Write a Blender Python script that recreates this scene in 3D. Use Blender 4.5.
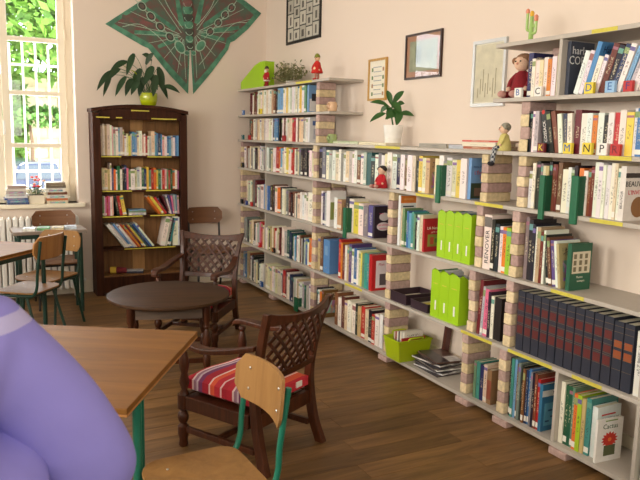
import bpy, math, random
from mathutils import Vector, Matrix
rnd = random.Random(7)
for o in list(bpy.data.objects): bpy.data.objects.remove(o)
SC = bpy.context.scene
COL = SC.collection

# ------------------------------------------------------------------ camera
F_PX = 691.64
YAW, PITCH, ROLL = math.radians(27.346), math.radians(-8.638), math.radians(1.2407)
EYE = 1.6655
def cam_axes():
    def R(d):
        x, y, z = d
        c, s = math.cos(ROLL), math.sin(ROLL); x, z = c*x - s*z, s*x + c*z
        c, s = math.cos(PITCH), math.sin(PITCH); y, z = c*y - s*z, s*y + c*z
        c, s = math.cos(YAW), math.sin(YAW); x, y = c*x + s*y, -s*x + c*y
        return Vector((x, y, z))
    return R((1, 0, 0)), R((0, 1, 0)), R((0, 0, 1))
RT, FW, UP = cam_axes()
cd = bpy.data.cameras.new('camera'); cam = bpy.data.objects.new('camera', cd); COL.objects.link(cam)
m = Matrix((RT, UP, -FW)).transposed().to_4x4(); m.translation = (0, 0, EYE)
cam.matrix_world = m
cd.sensor_width = 36; cd.lens = F_PX*36/640; cd.clip_start = .05; cd.clip_end = 200
cd.dof.use_dof = True; cd.dof.focus_distance = 4.2; cd.dof.aperture_fstop = 8.5
SC.camera = cam

# ------------------------------------------------------------------ room size
XF, XW, YB = 2.74, 3.07, 7.35          # shelf front, right wall, back wall
XL, YN, ZC = -3.4, -1.6, 3.35          # left wall, wall behind, ceiling

# ------------------------------------------------------------------ world, sun, daylight, exposure
def s2l(c):
    c = c/255.0
    return c/12.92 if c <= .04045 else ((c+.055)/1.055)**2.4
def rgb(r, g, b): return (s2l(r), s2l(g), s2l(b), 1.0)
W = bpy.data.worlds.new('world'); SC.world = W; W.use_nodes = True
bg = W.node_tree.nodes['Background']; bg.inputs[0].default_value = (.80, .90, 1.0, 1); bg.inputs[1].default_value = 5.0
sd = bpy.data.lights.new('sun', 'SUN'); sun = bpy.data.objects.new('sun', sd); COL.objects.link(sun)
sd.energy = 16; sd.angle = .01; sd.color = (1, .95, .86)
sun.rotation_euler = Vector((-.25, .75, -.62)).to_track_quat('-Z', 'Y').to_euler()
def daylight(name, loc, direction, sx, sy, power, col):
    ld = bpy.data.lights.new(name, 'AREA'); ld.shape = 'RECTANGLE'; ld.size = sx; ld.size_y = sy; ld.energy = power; ld.color = col
    o = bpy.data.objects.new(name, ld); COL.objects.link(o); o.location = loc
    o.rotation_euler = Vector(direction).to_track_quat('-Z', 'Z').to_euler(); return o
UNSEEN_LEFT_WINDOWS = (0.3, 3.0, 5.6)
for i, wy in enumerate(UNSEEN_LEFT_WINDOWS):
    daylight('daylight_lamp', (XL+.02, wy, 1.9), (1, 0, -.12), 1.9, 1.3, (120, 170, 95)[i], (1, .965, .865))  # area lamps added on the solid left wall for presumed, unseen windows
daylight('daylight_lamp', (.35, YB+.30, 2.0), (0, -1, -.1), 1.1, 2.0, 28, (.97, .98, 1.0))
daylight('daylight_lamp', (.2, YN+.02, 1.9), (0, 1, -.05), 2.0, 1.6, 60, (1, .965, .865))  # fill lamp added on the solid wall behind the camera
vs = SC.view_settings; vs.view_transform = 'Standard'; vs.look = 'None'; vs.exposure = 0.2; vs.gamma = 1.0; vs.use_curve_mapping = False

# ------------------------------------------------------------------ helpers: where a pixel column meets the shelf front
def project(p):
    v = Vector(p) - Vector((0, 0, EYE)); d = v.dot(FW)
    return 320 + F_PX*v.dot(RT)/d, 240 - F_PX*v.dot(UP)/d
def y_at(px, z, x=XF):
    lo, hi = .5, 9.0
    for _ in range(40):
        mid = (lo+hi)/2
        if project((x, mid, z))[0] > px: lo = mid
        else: hi = mid
    return (lo+hi)/2

# ------------------------------------------------------------------ materials
def new_mat(name):
    m = bpy.data.materials.new(name); m.use_nodes = True
    return m, m.node_tree.nodes, m.node_tree.links, m.node_tree.nodes['Principled BSDF']
def plain(name, c, rough=.6, var=.06, scale=30, bump=0, metal=0, spec=.5, coat=0):
    m, N, L, b = new_mat(name)
    b.inputs['Roughness'].default_value = rough; b.inputs['Metallic'].default_value = metal
    b.inputs['Specular IOR Level'].default_value = spec; b.inputs['Coat Weight'].default_value = coat
    tc = N.new('ShaderNodeTexCoord'); nz = N.new('ShaderNodeTexNoise'); nz.inputs['Scale'].default_value = scale; nz.inputs['Detail'].default_value = 4
    L.new(tc.outputs['Object'], nz.inputs['Vector'])
    mx = N.new('ShaderNodeMix'); mx.data_type = 'RGBA'
    c = rgb(*c); mx.inputs[6].default_value = tuple(min(1, v*(1+var)) for v in c[:3])+(1,); mx.inputs[7].default_value = tuple(v*(1-var) for v in c[:3])+(1,)
    L.new(nz.outputs['Fac'], mx.inputs[0]); L.new(mx.outputs[2], b.inputs['Base Color'])
    if bump:
        bp = N.new('ShaderNodeBump'); bp.inputs['Strength'].default_value = bump; bp.inputs['Distance'].default_value = .004
        L.new(nz.outputs['Fac'], bp.inputs['Height']); L.new(bp.outputs[0], b.inputs['Normal'])
    return m
def wood(name, c1, c2, axis=0, scale=9, rough=.42, rand=0.0, coat=.0, stretch=14, spec=.3):
    m, N, L, b = new_mat(name); b.inputs['Specular IOR Level'].default_value = spec; b.inputs['Roughness'].default_value = rough; b.inputs['Coat Weight'].default_value = coat
    tc = N.new('ShaderNodeTexCoord'); mp = N.new('ShaderNodeMapping'); sc = [scale]*3; sc[axis] = scale/stretch; mp.inputs['Scale'].default_value = sc
    oi = N.new('ShaderNodeObjectInfo'); ad = N.new('ShaderNodeVectorMath'); ad.operation = 'ADD'
    cb = N.new('ShaderNodeCombineXYZ'); ml = N.new('ShaderNodeMath'); ml.operation = 'MULTIPLY'; ml.inputs[1].default_value = 37
    L.new(oi.outputs['Random'], ml.inputs[0])
    for k in range(3): L.new(ml.outputs[0], cb.inputs[k])
    L.new(tc.outputs['Object'], mp.inputs['Vector']); L.new(mp.outputs[0], ad.inputs[0]); L.new(cb.outputs[0], ad.inputs[1])
    nz = N.new('ShaderNodeTexNoise'); nz.inputs['Scale'].default_value = 3; nz.inputs['Detail'].default_value = 6; nz.inputs['Roughness'].default_value = .65
    nz.inputs['Distortion'].default_value = .6
    L.new(ad.outputs[0], nz.inputs['Vector'])
    cr = N.new('ShaderNodeValToRGB'); cr.color_ramp.elements[0].position = .30; cr.color_ramp.elements[1].position = .72
    cr.color_ramp.elements[0].color = rgb(*c2); cr.color_ramp.elements[1].color = rgb(*c1)
    L.new(nz.outputs['Fac'], cr.inputs[0])
    out = cr.outputs[0]
    if rand:
        hs = N.new('ShaderNodeHueSaturation'); mr = N.new('ShaderNodeMapRange'); mr.inputs[3].default_value = 1-rand; mr.inputs[4].default_value = 1+rand
        L.new(oi.outputs['Random'], mr.inputs[0]); L.new(mr.outputs[0], hs.inputs['Value']); L.new(out, hs.inputs['Color']); out = hs.outputs[0]
    L.new(out, b.inputs['Base Color'])
    return m
def mottled(name, c1, c2, scale):
    m, N, L, b = new_mat(name); b.inputs['Roughness'].default_value = .9; tc = N.new('ShaderNodeTexCoord'); nz = N.new('ShaderNodeTexNoise'); nz.inputs['Scale'].default_value = scale; nz.inputs['Detail'].default_value = 6
    L.new(tc.outputs['Object'], nz.inputs['Vector']); cr = N.new('ShaderNodeValToRGB'); cr.color_ramp.elements[0].position = .38; cr.color_ramp.elements[1].position = .62
    cr.color_ramp.elements[0].color = rgb(*c1); cr.color_ramp.elements[1].color = rgb(*c2); L.new(nz.outputs['Fac'], cr.inputs[0]); L.new(cr.outputs[0], b.inputs['Base Color']); return m
def by_object(name, rough=.6, var=.12, scale=40, bump=0):
    m, N, L, b = new_mat(name); b.inputs['Roughness'].default_value = rough
    oi = N.new('ShaderNodeObjectInfo'); tc = N.new('ShaderNodeTexCoord'); nz = N.new('ShaderNodeTexNoise'); nz.inputs['Scale'].default_value = scale; nz.inputs['Detail'].default_value = 5
    L.new(tc.outputs['Object'], nz.inputs['Vector'])
    mr = N.new('ShaderNodeMapRange'); mr.inputs[1].default_value = .3; mr.inputs[2].default_value = .7; mr.inputs[3].default_value = 1-var; mr.inputs[4].default_value = 1+var
    L.new(nz.outputs['Fac'], mr.inputs[0]); hs = N.new('ShaderNodeHueSaturation'); L.new(mr.outputs[0], hs.inputs['Value'])
    L.new(oi.outputs['Color'], hs.inputs['Color']); L.new(hs.outputs[0], b.inputs['Base Color'])
    if bump:
        bp = N.new('ShaderNodeBump'); bp.inputs['Strength'].default_value = bump; bp.inputs['Distance'].default_value = .004
        L.new(nz.outputs['Fac'], bp.inputs['Height']); L.new(bp.outputs[0], b.inputs['Normal'])
    return m
def book_cover_mat():
    m, N, L, b = new_mat('book_cover'); b.inputs['Roughness'].default_value = .42
    oi = N.new('ShaderNodeObjectInfo'); tc = N.new('ShaderNodeTexCoord')
    def M(op, a, c=None, d=None):
        n = N.new('ShaderNodeMath'); n.operation = op
        for k, v in enumerate((a, c, d)):
            if v is None: continue
            if isinstance(v, (int, float)): n.inputs[k].default_value = v
            else: L.new(v, n.inputs[k])
        return n.outputs[0]
    g = N.new('ShaderNodeSeparateXYZ'); L.new(tc.outputs['Generated'], g.inputs[0])
    nm = N.new('ShaderNodeSeparateXYZ'); L.new(tc.outputs['Normal'], nm.inputs[0])
    r = oi.outputs['Random']
    spine = M('LESS_THAN', nm.outputs[0], -.5); front = M('LESS_THAN', nm.outputs[1], -.5)
    r2 = M('FRACT', M('MULTIPLY', r, 7.3)); r3 = M('FRACT', M('MULTIPLY', r, 13.7)); r4 = M('FRACT', M('MULTIPLY', r, 29.1))
    def band(v, lo, hi): return M('MULTIPLY', M('GREATER_THAN', v, lo), M('LESS_THAN', v, hi))
    # running title along the spine: broken dashes of print
    cv = N.new('ShaderNodeCombineXYZ'); L.new(M('ADD', M('MULTIPLY', g.outputs[2], 24), M('MULTIPLY', r, 90)), cv.inputs[0]); L.new(M('MULTIPLY', g.outputs[1], 2.2), cv.inputs[1]); L.new(M('MULTIPLY', r, 31), cv.inputs[2])
    nz = N.new('ShaderNodeTexNoise'); nz.inputs['Scale'].default_value = 1.6; nz.inputs['Detail'].default_value = 3; L.new(cv.outputs[0], nz.inputs['Vector'])
    txt = M('MULTIPLY', M('MULTIPLY', band(g.outputs[1], .26, .74), band(g.outputs[2], M('ADD', .2, M('MULTIPLY', r2, .2)), M('ADD', .6, M('MULTIPLY', r3, .3)))), M('GREATER_THAN', nz.outputs['Fac'], .53))
    txt = M('MULTIPLY', txt, spine)
    # a coloured head or foot band on some spines
    bnd = M('MULTIPLY', M('MULTIPLY', spine, M('GREATER_THAN', r4, .62)), band(g.outputs[2], M('ADD', .78, M('MULTIPLY', r2, .1)), .93))
    lab = M('MULTIPLY', M('MULTIPLY', spine, M('GREATER_THAN', r3, .55)), band(g.outputs[2], .045, .145))
    # front cover: a title line and a picture panel
    cf = N.new('ShaderNodeCombineXYZ'); L.new(M('MULTIPLY', g.outputs[0], 9), cf.inputs[0]); L.new(M('MULTIPLY', g.outputs[2], 40), cf.inputs[1]); L.new(M('MULTIPLY', r, 70), cf.inputs[2])
    nf = N.new('ShaderNodeTexNoise'); nf.inputs['Scale'].default_value = 1.3; L.new(cf.outputs[0], nf.inputs['Vector'])
    ft = M('MULTIPLY', front, M('MULTIPLY', M('MULTIPLY', band(g.outputs[0], .15, .85), band(g.outputs[2], .72, .9)), M('GREATER_THAN', nf.outputs['Fac'], .54)))
    pic = M('MULTIPLY', front, M('MULTIPLY', band(g.outputs[0], .14, .86), band(g.outputs[2], .16, .62)))
    pic = M('MULTIPLY', pic, M('GREATER_THAN', r2, .4))
    lum = N.new('ShaderNodeRGBToBW'); L.new(oi.outputs['Color'], lum.inputs[0])
    dark = M('GREATER_THAN', lum.outputs[0], .22)
    inkm = N.new('ShaderNodeMix'); inkm.data_type = 'RGBA'; inkm.inputs[6].default_value = rgb(225, 215, 180); inkm.inputs[7].default_value = rgb(55, 50, 60); L.new(dark, inkm.inputs[0])
    hue = N.new('ShaderNodeCombineColor'); hue.mode = 'HSV'; L.new(r2, hue.inputs[0]); hue.inputs[1].default_value = .6; hue.inputs[2].default_value = .35
    def mix(fac, a, c):
        n = N.new('ShaderNodeMix'); n.data_type = 'RGBA'; L.new(fac, n.inputs[0]); L.new(a, n.inputs[6])
        if isinstance(c, tuple): n.inputs[7].default_value = c
        else: L.new(c, n.inputs[7])
        return n.outputs[2]
    col = mix(bnd, oi.outputs['Color'], hue.outputs[0])
    vn = N.new('ShaderNodeTexVoronoi'); vn.inputs['Scale'].default_value = 5; L.new(tc.outputs['Generated'], vn.inputs['Vector'])
    hp = N.new('ShaderNodeMix'); hp.data_type = 'RGBA'; hp.inputs[0].default_value = .55; L.new(vn.outputs['Color'], hp.inputs[6]); L.new(hue.outputs[0], hp.inputs[7])
    col = mix(pic, col, hp.outputs[2])
    col = mix(M('MULTIPLY', txt, .55), col, inkm.outputs[2]); col = mix(M('MULTIPLY', ft, .85), col, inkm.outputs[2])
    col = mix(lab, col, rgb(235, 232, 222))
    L.new(col, b.inputs['Base Color'])
    return m
M = {}
M['cover'] = book_cover_mat()
M['flatcover'] = by_object('plain_cover', .45, .05)
M['pages'] = plain('paper_edges', (222, 213, 190), .9, .08, 120)
M['paint'] = by_object('painted', .5, .03)
M['gloss'] = by_object('glossy_plastic', .25, .03)
M['fabric'] = by_object('fabric', .95, .12, 150, .3)
M['brick'] = by_object('brick', .92, .16, 45, .6)
M['wall'] = plain('wall_paint', (230, 214, 200), .9, .02, 2.5)
M['ceiling'] = plain('ceiling_paint', (238, 232, 222), .9, .02, 3)
M['trim'] = plain('cream_gloss_paint', (240, 230, 208), .4, .02, 6)
M['board'] = plain('grey_shelf_board', (186, 178, 168), .5, .05, 14)
M['label'] = plain('yellow_label', (208, 196, 74), .6, .12, 80)
M['plank'] = wood('floor_plank', (142, 106, 66), (90, 64, 37), 0, 7, .45, .2, 0, 10)
M['subfloor'] = plain('floor_joint', (52, 36, 24), .6)
M['darkwood'] = wood('dark_stained_wood', (76, 42, 26), (44, 22, 14), 2, 10, .55, .06, 0, 14, .15)
M['chairwood'] = wood('mahogany_wood', (86, 44, 22), (46, 21, 10), 2, 12, .4, .06, .05)
M['backwood'] = wood('bookcase_back', (150, 108, 66), (112, 76, 44), 2, 8, .6, .1)
M['paleback'] = wood('pale_bookcase_back', (196, 152, 100), (168, 124, 78), 2, 8, .6, .05)
M['tabledark'] = wood('dark_table_top', (76, 52, 34), (50, 34, 22), 0, 8, .5, 0, 0, 14, .12)
M['tabletop'] = wood('oak_table_top', (138, 92, 36), (110, 70, 25), 0, 5, .55, .05, 0, 9)
M['tableedge'] = wood('table_edge', (196, 142, 84), (160, 108, 58), 0, 6, .4)
M['ply'] = wood('plywood', (158, 118, 70), (134, 96, 55), 2, 6, .42, .05, .0)
M['plyedge'] = plain('plywood_edge', (226, 196, 140), .5)
M['teal'] = plain('teal_enamel', (24, 104, 84), .3, .08, 20)
M['dkgreen'] = plain('dark_green_enamel', (22, 58, 48), .35, .08, 20)
M['metal'] = plain('steel', (190, 190, 190), .3, .02, 20, 0, 1)
M['white'] = plain('white_paint', (238, 236, 230), .45, .02, 10)
M['black'] = plain('black_frame', (28, 26, 26), .4)
M['ink'] = plain('black_ink', (24, 22, 24), .6)
M['leaf'] = plain('leaf_green', (46, 92, 38), .35, .25, 25)
M['leafdark'] = plain('dark_leaf', (30, 62, 30), .35, .25, 25)
M['soil'] = plain('soil', (58, 42, 32), .95, .2, 60)
def glass(name, rough=.0, alpha=.12, col=(255, 255, 255)):
    m, N, L, b = new_mat(name); out = N['Material Output']
    t = N.new('ShaderNodeBsdfTransparent'); g = N.new('ShaderNodeBsdfGlossy'); g.inputs['Roughness'].default_value = rough
    t.inputs[0].default_value = rgb(*col); mx = N.new('ShaderNodeMixShader'); lw = N.new('ShaderNodeLayerWeight'); lw.inputs[0].default_value = .5; p5 = N.new('ShaderNodeMath'); p5.operation = 'POWER'; p5.inputs[1].default_value = 5
    fr = N.new('ShaderNodeMath'); fr.operation = 'MULTIPLY_ADD'; fr.inputs[1].default_value = .46; fr.inputs[2].default_value = .03; L.new(lw.outputs['Facing'], p5.inputs[0]); L.new(p5.outputs[0], fr.inputs[0])
    L.new(fr.outputs[0], mx.inputs[0]); L.new(t.outputs[0], mx.inputs[1]); L.new(g.outputs[0], mx.inputs[2]); L.new(mx.outputs[0], out.inputs[0])
    return m
M['glass'] = glass('window_glass')

# ------------------------------------------------------------------ mesh helpers
class MB:
    def __init__(s): s.v = []; s.f = []
    def add(s, vs, fs):
        k = len(s.v); s.v += [tuple(p) for p in vs]; s.f += [tuple(i+k for i in f) for f in fs]; return s
    def box(s, x0, x1, y0, y1, z0, z1, mat=None):
        vs = [Vector(p) for p in ((x0,y0,z0),(x1,y0,z0),(x1,y1,z0),(x0,y1,z0),(x0,y0,z1),(x1,y0,z1),(x1,y1,z1),(x0,y1,z1))]
        if mat: vs = [mat @ p for p in vs]
        return s.add(vs, [(0,3,2,1),(4,5,6,7),(0,1,5,4),(1,2,6,5),(2,3,7,6),(3,0,4,7)])
    def bar(s, a, b, w, t, up=(0,0,1)):           # a rectangular bar from a to b
        a, b = Vector(a), Vector(b); d = (b-a); ln = d.length; d.normalize(); u = Vector(up)
        sx = d.cross(u)
        if sx.length < 1e-4: sx = d.cross(Vector((1,0,0)))
        sx.normalize(); uz = sx.cross(d)
        m = Matrix((sx, d, uz)).transposed().to_4x4(); m.translation = a
        return s.box(-w/2, w/2, 0, ln, -t/2, t/2, m)
    def prism(s, poly, t0, t1, plane='xy'):       # poly extruded along the third axis
        def P(a, b, t): return {'xy': (a, b, t), 'xz': (a, t, b), 'yz': (t, a, b)}[plane]
        n = len(poly); vs = [P(a, b, t0) for a, b in poly]+[P(a, b, t1) for a, b in poly]
        fs = [tuple(range(n-1, -1, -1)), tuple(range(n, 2*n))]+[(i, (i+1) % n, n+(i+1) % n, n+i) for i in range(n)]
        return s.add(vs, fs)
    def tube(s, pts, r, n=10, closed=False):
        pts = [Vector(p) for p in pts]; rs = r if isinstance(r, (list, tuple)) else [r]*len(pts)
        prev = None; rings = []
        for i, p in enumerate(pts):
            d = (pts[min(i+1, len(pts)-1)]-pts[max(i-1, 0)]).normalized()
            if prev is None:
                a = d.cross(Vector((0,0,1)))
                if a.length < .05: a = d.cross(Vector((1,0,0)))
            else: a = prev - d*prev.dot(d)
            a.normalize(); prev = a; b2 = d.cross(a)
            rings.append([p+(a*math.cos(2*math.pi*k/n)+b2*math.sin(2*math.pi*k/n))*rs[i] for k in range(n)])
        vs = [q for rg in rings for q in rg]; fs = []
        for i in range(len(rings)-1):
            for k in range(n): fs.append((i*n+k, i*n+(k+1) % n, (i+1)*n+(k+1) % n, (i+1)*n+k))
        fs.append(tuple(range(n-1, -1, -1))); fs.append(tuple((len(rings)-1)*n+k for k in range(n)))
        return s.add(vs, fs)
    def lathe(s, prof, n=16, c=(0,0,0), m=None):   # prof = [(radius, z)]
        vs = []; fs = []
        for r, z in prof:
            for k in range(n):
                p = Vector((r*math.cos(2*math.pi*k/n), r*math.sin(2*math.pi*k/n), z))
                if m: p = m @ p
                vs.append(p+Vector(c))
        for i in range(len(prof)-1):
            for k in range(n): fs.append((i*n+k, i*n+(k+1) % n, (i+1)*n+(k+1) % n, (i+1)*n+k))
        fs.append(tuple(range(n-1, -1, -1))); fs.append(tuple((len(prof)-1)*n+k for k in range(n)))
        return s.add(vs, fs)
    def ball(s, c, r, n=12, sq=(1,1,1)):
        prof = [(max(.0008, r*math.sin(math.pi*i/8)), -r*math.cos(math.pi*i/8)) for i in range(9)]
        return s.lathe(prof, n, c, Matrix.Diagonal((*sq, 1)))
    def xf(s, m): s.v = [tuple(m @ Vector(p)) for p in s.v]; return s
    def mesh(s, name, mat, smooth=False):
        me = bpy.data.meshes.new(name); me.from_pydata(s.v, [], s.f); me.update()
        if smooth:
            for p in me.polygons: p.use_smooth = True
        me.materials.append(M[mat] if isinstance(mat, str) else mat); return me
    def build(s, name, mat, parent=None, smooth=False, bevel=0, world=False, col=None, kind=None, label=None):
        if world and parent is not None: s.v = [tuple(Vector(p)-parent.location) for p in s.v]
        o = bpy.data.objects.new(name, s.mesh(name, mat, smooth)); COL.objects.link(o)
        if parent is not None: o.parent = parent
        if bevel:
            b = o.modifiers.new('bevel', 'BEVEL'); b.width = bevel; b.segments = 2; b.limit_method = 'ANGLE'
        if smooth and not bevel:
            try:
                md = o.data; md.set_sharp_from_angle(angle=math.radians(42))
            except Exception: pass
        if col: o.color = rgb(*col)
        if kind: o['kind'] = kind
        if label: o['label'] = label
        return o
def tag(o, label, cat, group=None):
    o['label'] = label; o['category'] = cat
    if group: o['group'] = group
    return o
def thing(name, label, cat, loc=(0,0,0), rz=0, group=None):
    o = bpy.data.objects.new(name, None); COL.objects.link(o); o.empty_display_size = .1
    o.location = loc; o.rotation_euler = (0, 0, rz); return tag(o, label, cat, group)
def structure(o): o['kind'] = 'structure'; return o
def rest_on(o, loc, rz=None):
    o.location = loc
    if rz is not None: o.rotation_euler.z = rz
def dup(src, loc, rz, label=None):
    r = src.copy(); COL.objects.link(r); r.location = loc; r.rotation_euler = (0, 0, rz)
    if label: r['label'] = label
    for ch in src.children:
        c = ch.copy(); COL.objects.link(c); c.parent = r
        for g in ch.children:
            d = g.copy(); COL.objects.link(d); d.parent = c
    return r
AX = {'-y': Matrix(((1,0,0),(0,0,-1),(0,1,0))), '-x': Matrix(((0,0,-1),(-1,0,0),(0,1,0))), 'up-x': Matrix(((0,0,-1),(0,1,0),(1,0,0))), 'dn-x': Matrix(((0,0,-1),(0,-1,0),(-1,0,0)))}
def lettering(body, size, loc, face, mat, parent, sx=1.0, name='lettering', col=None):
    cu = bpy.data.curves.new('t', 'FONT'); cu.body = body; cu.size = size; cu.align_x = 'CENTER'; cu.align_y = 'CENTER'; cu.extrude = .0004; cu.resolution_u = 2
    t = bpy.data.objects.new('t', cu); COL.objects.link(t)
    dg = bpy.context.evaluated_depsgraph_get(); me = bpy.data.meshes.new_from_object(t.evaluated_get(dg))
    bpy.data.objects.remove(t); bpy.data.curves.remove(cu)
    R3 = AX[face] if isinstance(face, str) else face
    for v in me.vertices: v.co = R3 @ Vector((v.co.x*sx, v.co.y, v.co.z)) + Vector(loc)
    me.materials.clear(); me.materials.append(M[mat] if isinstance(mat, str) else mat)
    o = bpy.data.objects.new(name, me); COL.objects.link(o); o.parent = parent
    if col: o.color = rgb(*col)
    return o
def curve_pts(P, n=10):                              # Catmull-Rom through P
    P = [Vector(p) for p in P]; Q = [P[0]*2-P[1]]+P+[P[-1]*2-P[-2]]; out = []
    for i in range(1, len(Q)-2):
        a, b, c, d = Q[i-1:i+3]
        for k in range(n):
            t = k/n; out.append(.5*((2*b)+(c-a)*t+(2*a-5*b+4*c-d)*t*t+(3*b-a-3*c+d)*t**3))
    out.append(Q[-2]); return out
ORD = 'first second third fourth fifth sixth seventh eighth ninth tenth eleventh twelfth thirteenth fourteenth fifteenth sixteenth seventeenth eighteenth nineteenth twentieth'.split()
def ordinal(n):
    if n < 20: return ORD[n]
    t = (n+1)//10; u = (n+1) % 10; T = {2: 'twenty', 3: 'thirty', 4: 'forty', 5: 'fifty'}[t]
    if u == 0: return {3: 'thirtieth', 4: 'fortieth', 5: 'fiftieth'}[t]
    return T+'-'+ORD[u-1]

# ================================================================== THE ROOM
def frame_mesh(o, i, t0, t1, plane='xz'):          # rectangle o with a rectangular hole i, extruded t0..t1; o,i = (a0,a1,b0,b1)
    def P(a, b, t): return {'xz': (a, t, b), 'yz': (t, a, b)}[plane]
    mb = MB(); vs = []
    for t in (t0, t1):
        for r in (o, i): vs += [P(r[0], r[2], t), P(r[1], r[2], t), P(r[1], r[3], t), P(r[0], r[3], t)]
    fs = []
    for k in range(4):
        n = (k+1) % 4
        fs += [(k, n, 4+n, 4+k), (8+n, 8+k, 12+k, 12+n), (n, k, 8+k, 8+n), (4+k, 4+n, 12+n, 12+k)]
    return mb.add(vs, fs)
WX0, WX1, WZ0, WZ1 = -.28, 1.03, .93, 3.12
structure(frame_mesh((XL, XW+.3, -.05, ZC), (WX0, WX1, WZ0, WZ1), YB, YB+.42).build('wall_back', 'wall'))
structure(MB().box(XW, XW+.3, YN, YB, -.05, ZC).build('wall_right', 'wall'))
structure(MB().box(XL-.3, XL, YN, YB, -.05, ZC).build('wall_left', 'wall'))
structure(MB().box(XL, XW, YN-.3, YN, -.05, ZC).build('wall_front', 'wall'))
structure(MB().box(XL-.3, XW+.3, YN-.3, YB+.42, ZC, ZC+.2).build('ceiling', 'ceiling'))
for y in UNSEEN_LEFT_WINDOWS:
    structure(frame_mesh((y-1.03, y+1.03, 1.17, 2.63), (y-.95, y+.95, 1.25, 2.55), XL, XL+.06, 'yz').build('unseen_window_left', 'trim'))  # unseen frames added around the left lamps; the wall has no openings
structure(frame_mesh((-.9, 1.3, 1.0, 2.8), (-.8, 1.2, 1.1, 2.7), YN, YN+.06).build('added_window_rear', 'trim'))  # unseen frame added around the rear fill lamp; no opening behind it
structure(MB().box(XL, XW, YB-.015, YB, 0, .13).build('baseboard_back', 'trim'))
structure(MB().box(XW-.015, XW, YN, YB-.015, 0, .13).build('baseboard_right', 'trim'))

floor = MB().box(XL-.3, XW+.3, YN-.3, YB+.42, -.12, -.012).build('floor', 'subfloor'); structure(floor)
PW, PL = .145, 1.28
pm = {}
def plank_mesh(w, l):
    k = (round(w, 3), round(l, 3))
    if k not in pm:
        b = MB().box(.0012, l-.0012, .001, w-.001, -.012, 0); pm[k] = b.mesh('plank', 'plank')
    return pm[k]
row = 0; y = 1.55
while y < YB-.001:
    w = min(PW, YB-y); off = (row*.47 % 1)*PL; x = -1.15-off
    while x < XW-.001:
        l = min(PL, XW-x)
        if l > .02:
            p = bpy.data.objects.new('plank', plank_mesh(w, l)); COL.objects.link(p); p.location = (x, y, 0); p.parent = floor
        x += PL
    y += PW; row += 1

# ------------------------------------------------------------------ the window with its sashes, grille and view
win = MB(); WY = YB+.22
wnd = structure(frame_mesh((WX0, WX1, WZ0, WZ1), (WX0+.05, WX1-.06, WZ0+.04, WZ1-.05), WY-.02, WY+.06).build('window_1', 'trim'))
def sash(x0, x1, z0, z1):
    st = .068
    def part(name, mb, mat='trim', sm=False): return mb.build(name, mat, wnd, sm, .004)
    part('stile', MB().box(x0, x0+st, WY-.045, WY, z0, z1)); part('stile', MB().box(x1-st, x1, WY-.045, WY, z0, z1))
    part('rail', MB().box(x0+st, x1-st, WY-.045, WY, z0, z0+.09)); part('rail', MB().box(x0+st, x1-st, WY-.045, WY, z1-.09, z1))
    zs = [z0+.09, 1.5, 2.015, 2.53, z1-.09]
    for z in zs[1:-1]: part('glazing_bar', MB().box(x0+st, x1-st, WY-.042, WY-.004, z-.022, z+.022))
    for a, b in zip(zs[:-1], zs[1:]):
        MB().box(x0+st-.004, x1-st+.004, WY-.024, WY-.020, a+.012, b-.012).build('pane', 'glass', wnd)
XM = .372
sash(XM+.002, WX1-.064, WZ0+.044, WZ1-.054); sash(WX0+.054, XM-.002, WZ0+.044, WZ1-.054)
MB().tube([(XM+.005, WY-.05, 1.61), (XM+.005, WY-.085, 1.61), (XM+.005, WY-.085, 1.74)], .011, 8).build('window_handle', 'white', wnd, True)
for z in (1.25, 1.9, 2.6): MB().lathe([(.009, -.05), (.009, .05)], 8, (WX1-.062, WY-.05, z)).build('hinge', 'trim', wnd, True)
structure(MB().box(WX0-.06, WX1+.06, YB-.05, WY-.02, WZ0-.04, WZ0).build('trim_1', 'trim', None, False, .006))   # window sill
gr = thing('window_grille', 'white painted iron grille of upright bars outside the window', 'grille', (.37, YB+.62, WZ0))
for k in range(11):
    x = -.27+k*.125
    MB().tube([(x, YB+.62, WZ0-.1), (x, YB+.62, 2.58+.05*math.sin(k*1.9))], [.011]*2, 8).build('bar', 'white', gr, True, 0, True)
for z in (1.22, 2.32): MB().box(-.35, 1.1, YB+.605, YB+.635, z-.012, z+.012).build('cross_bar', 'white', gr, False, 0, True)

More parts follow.
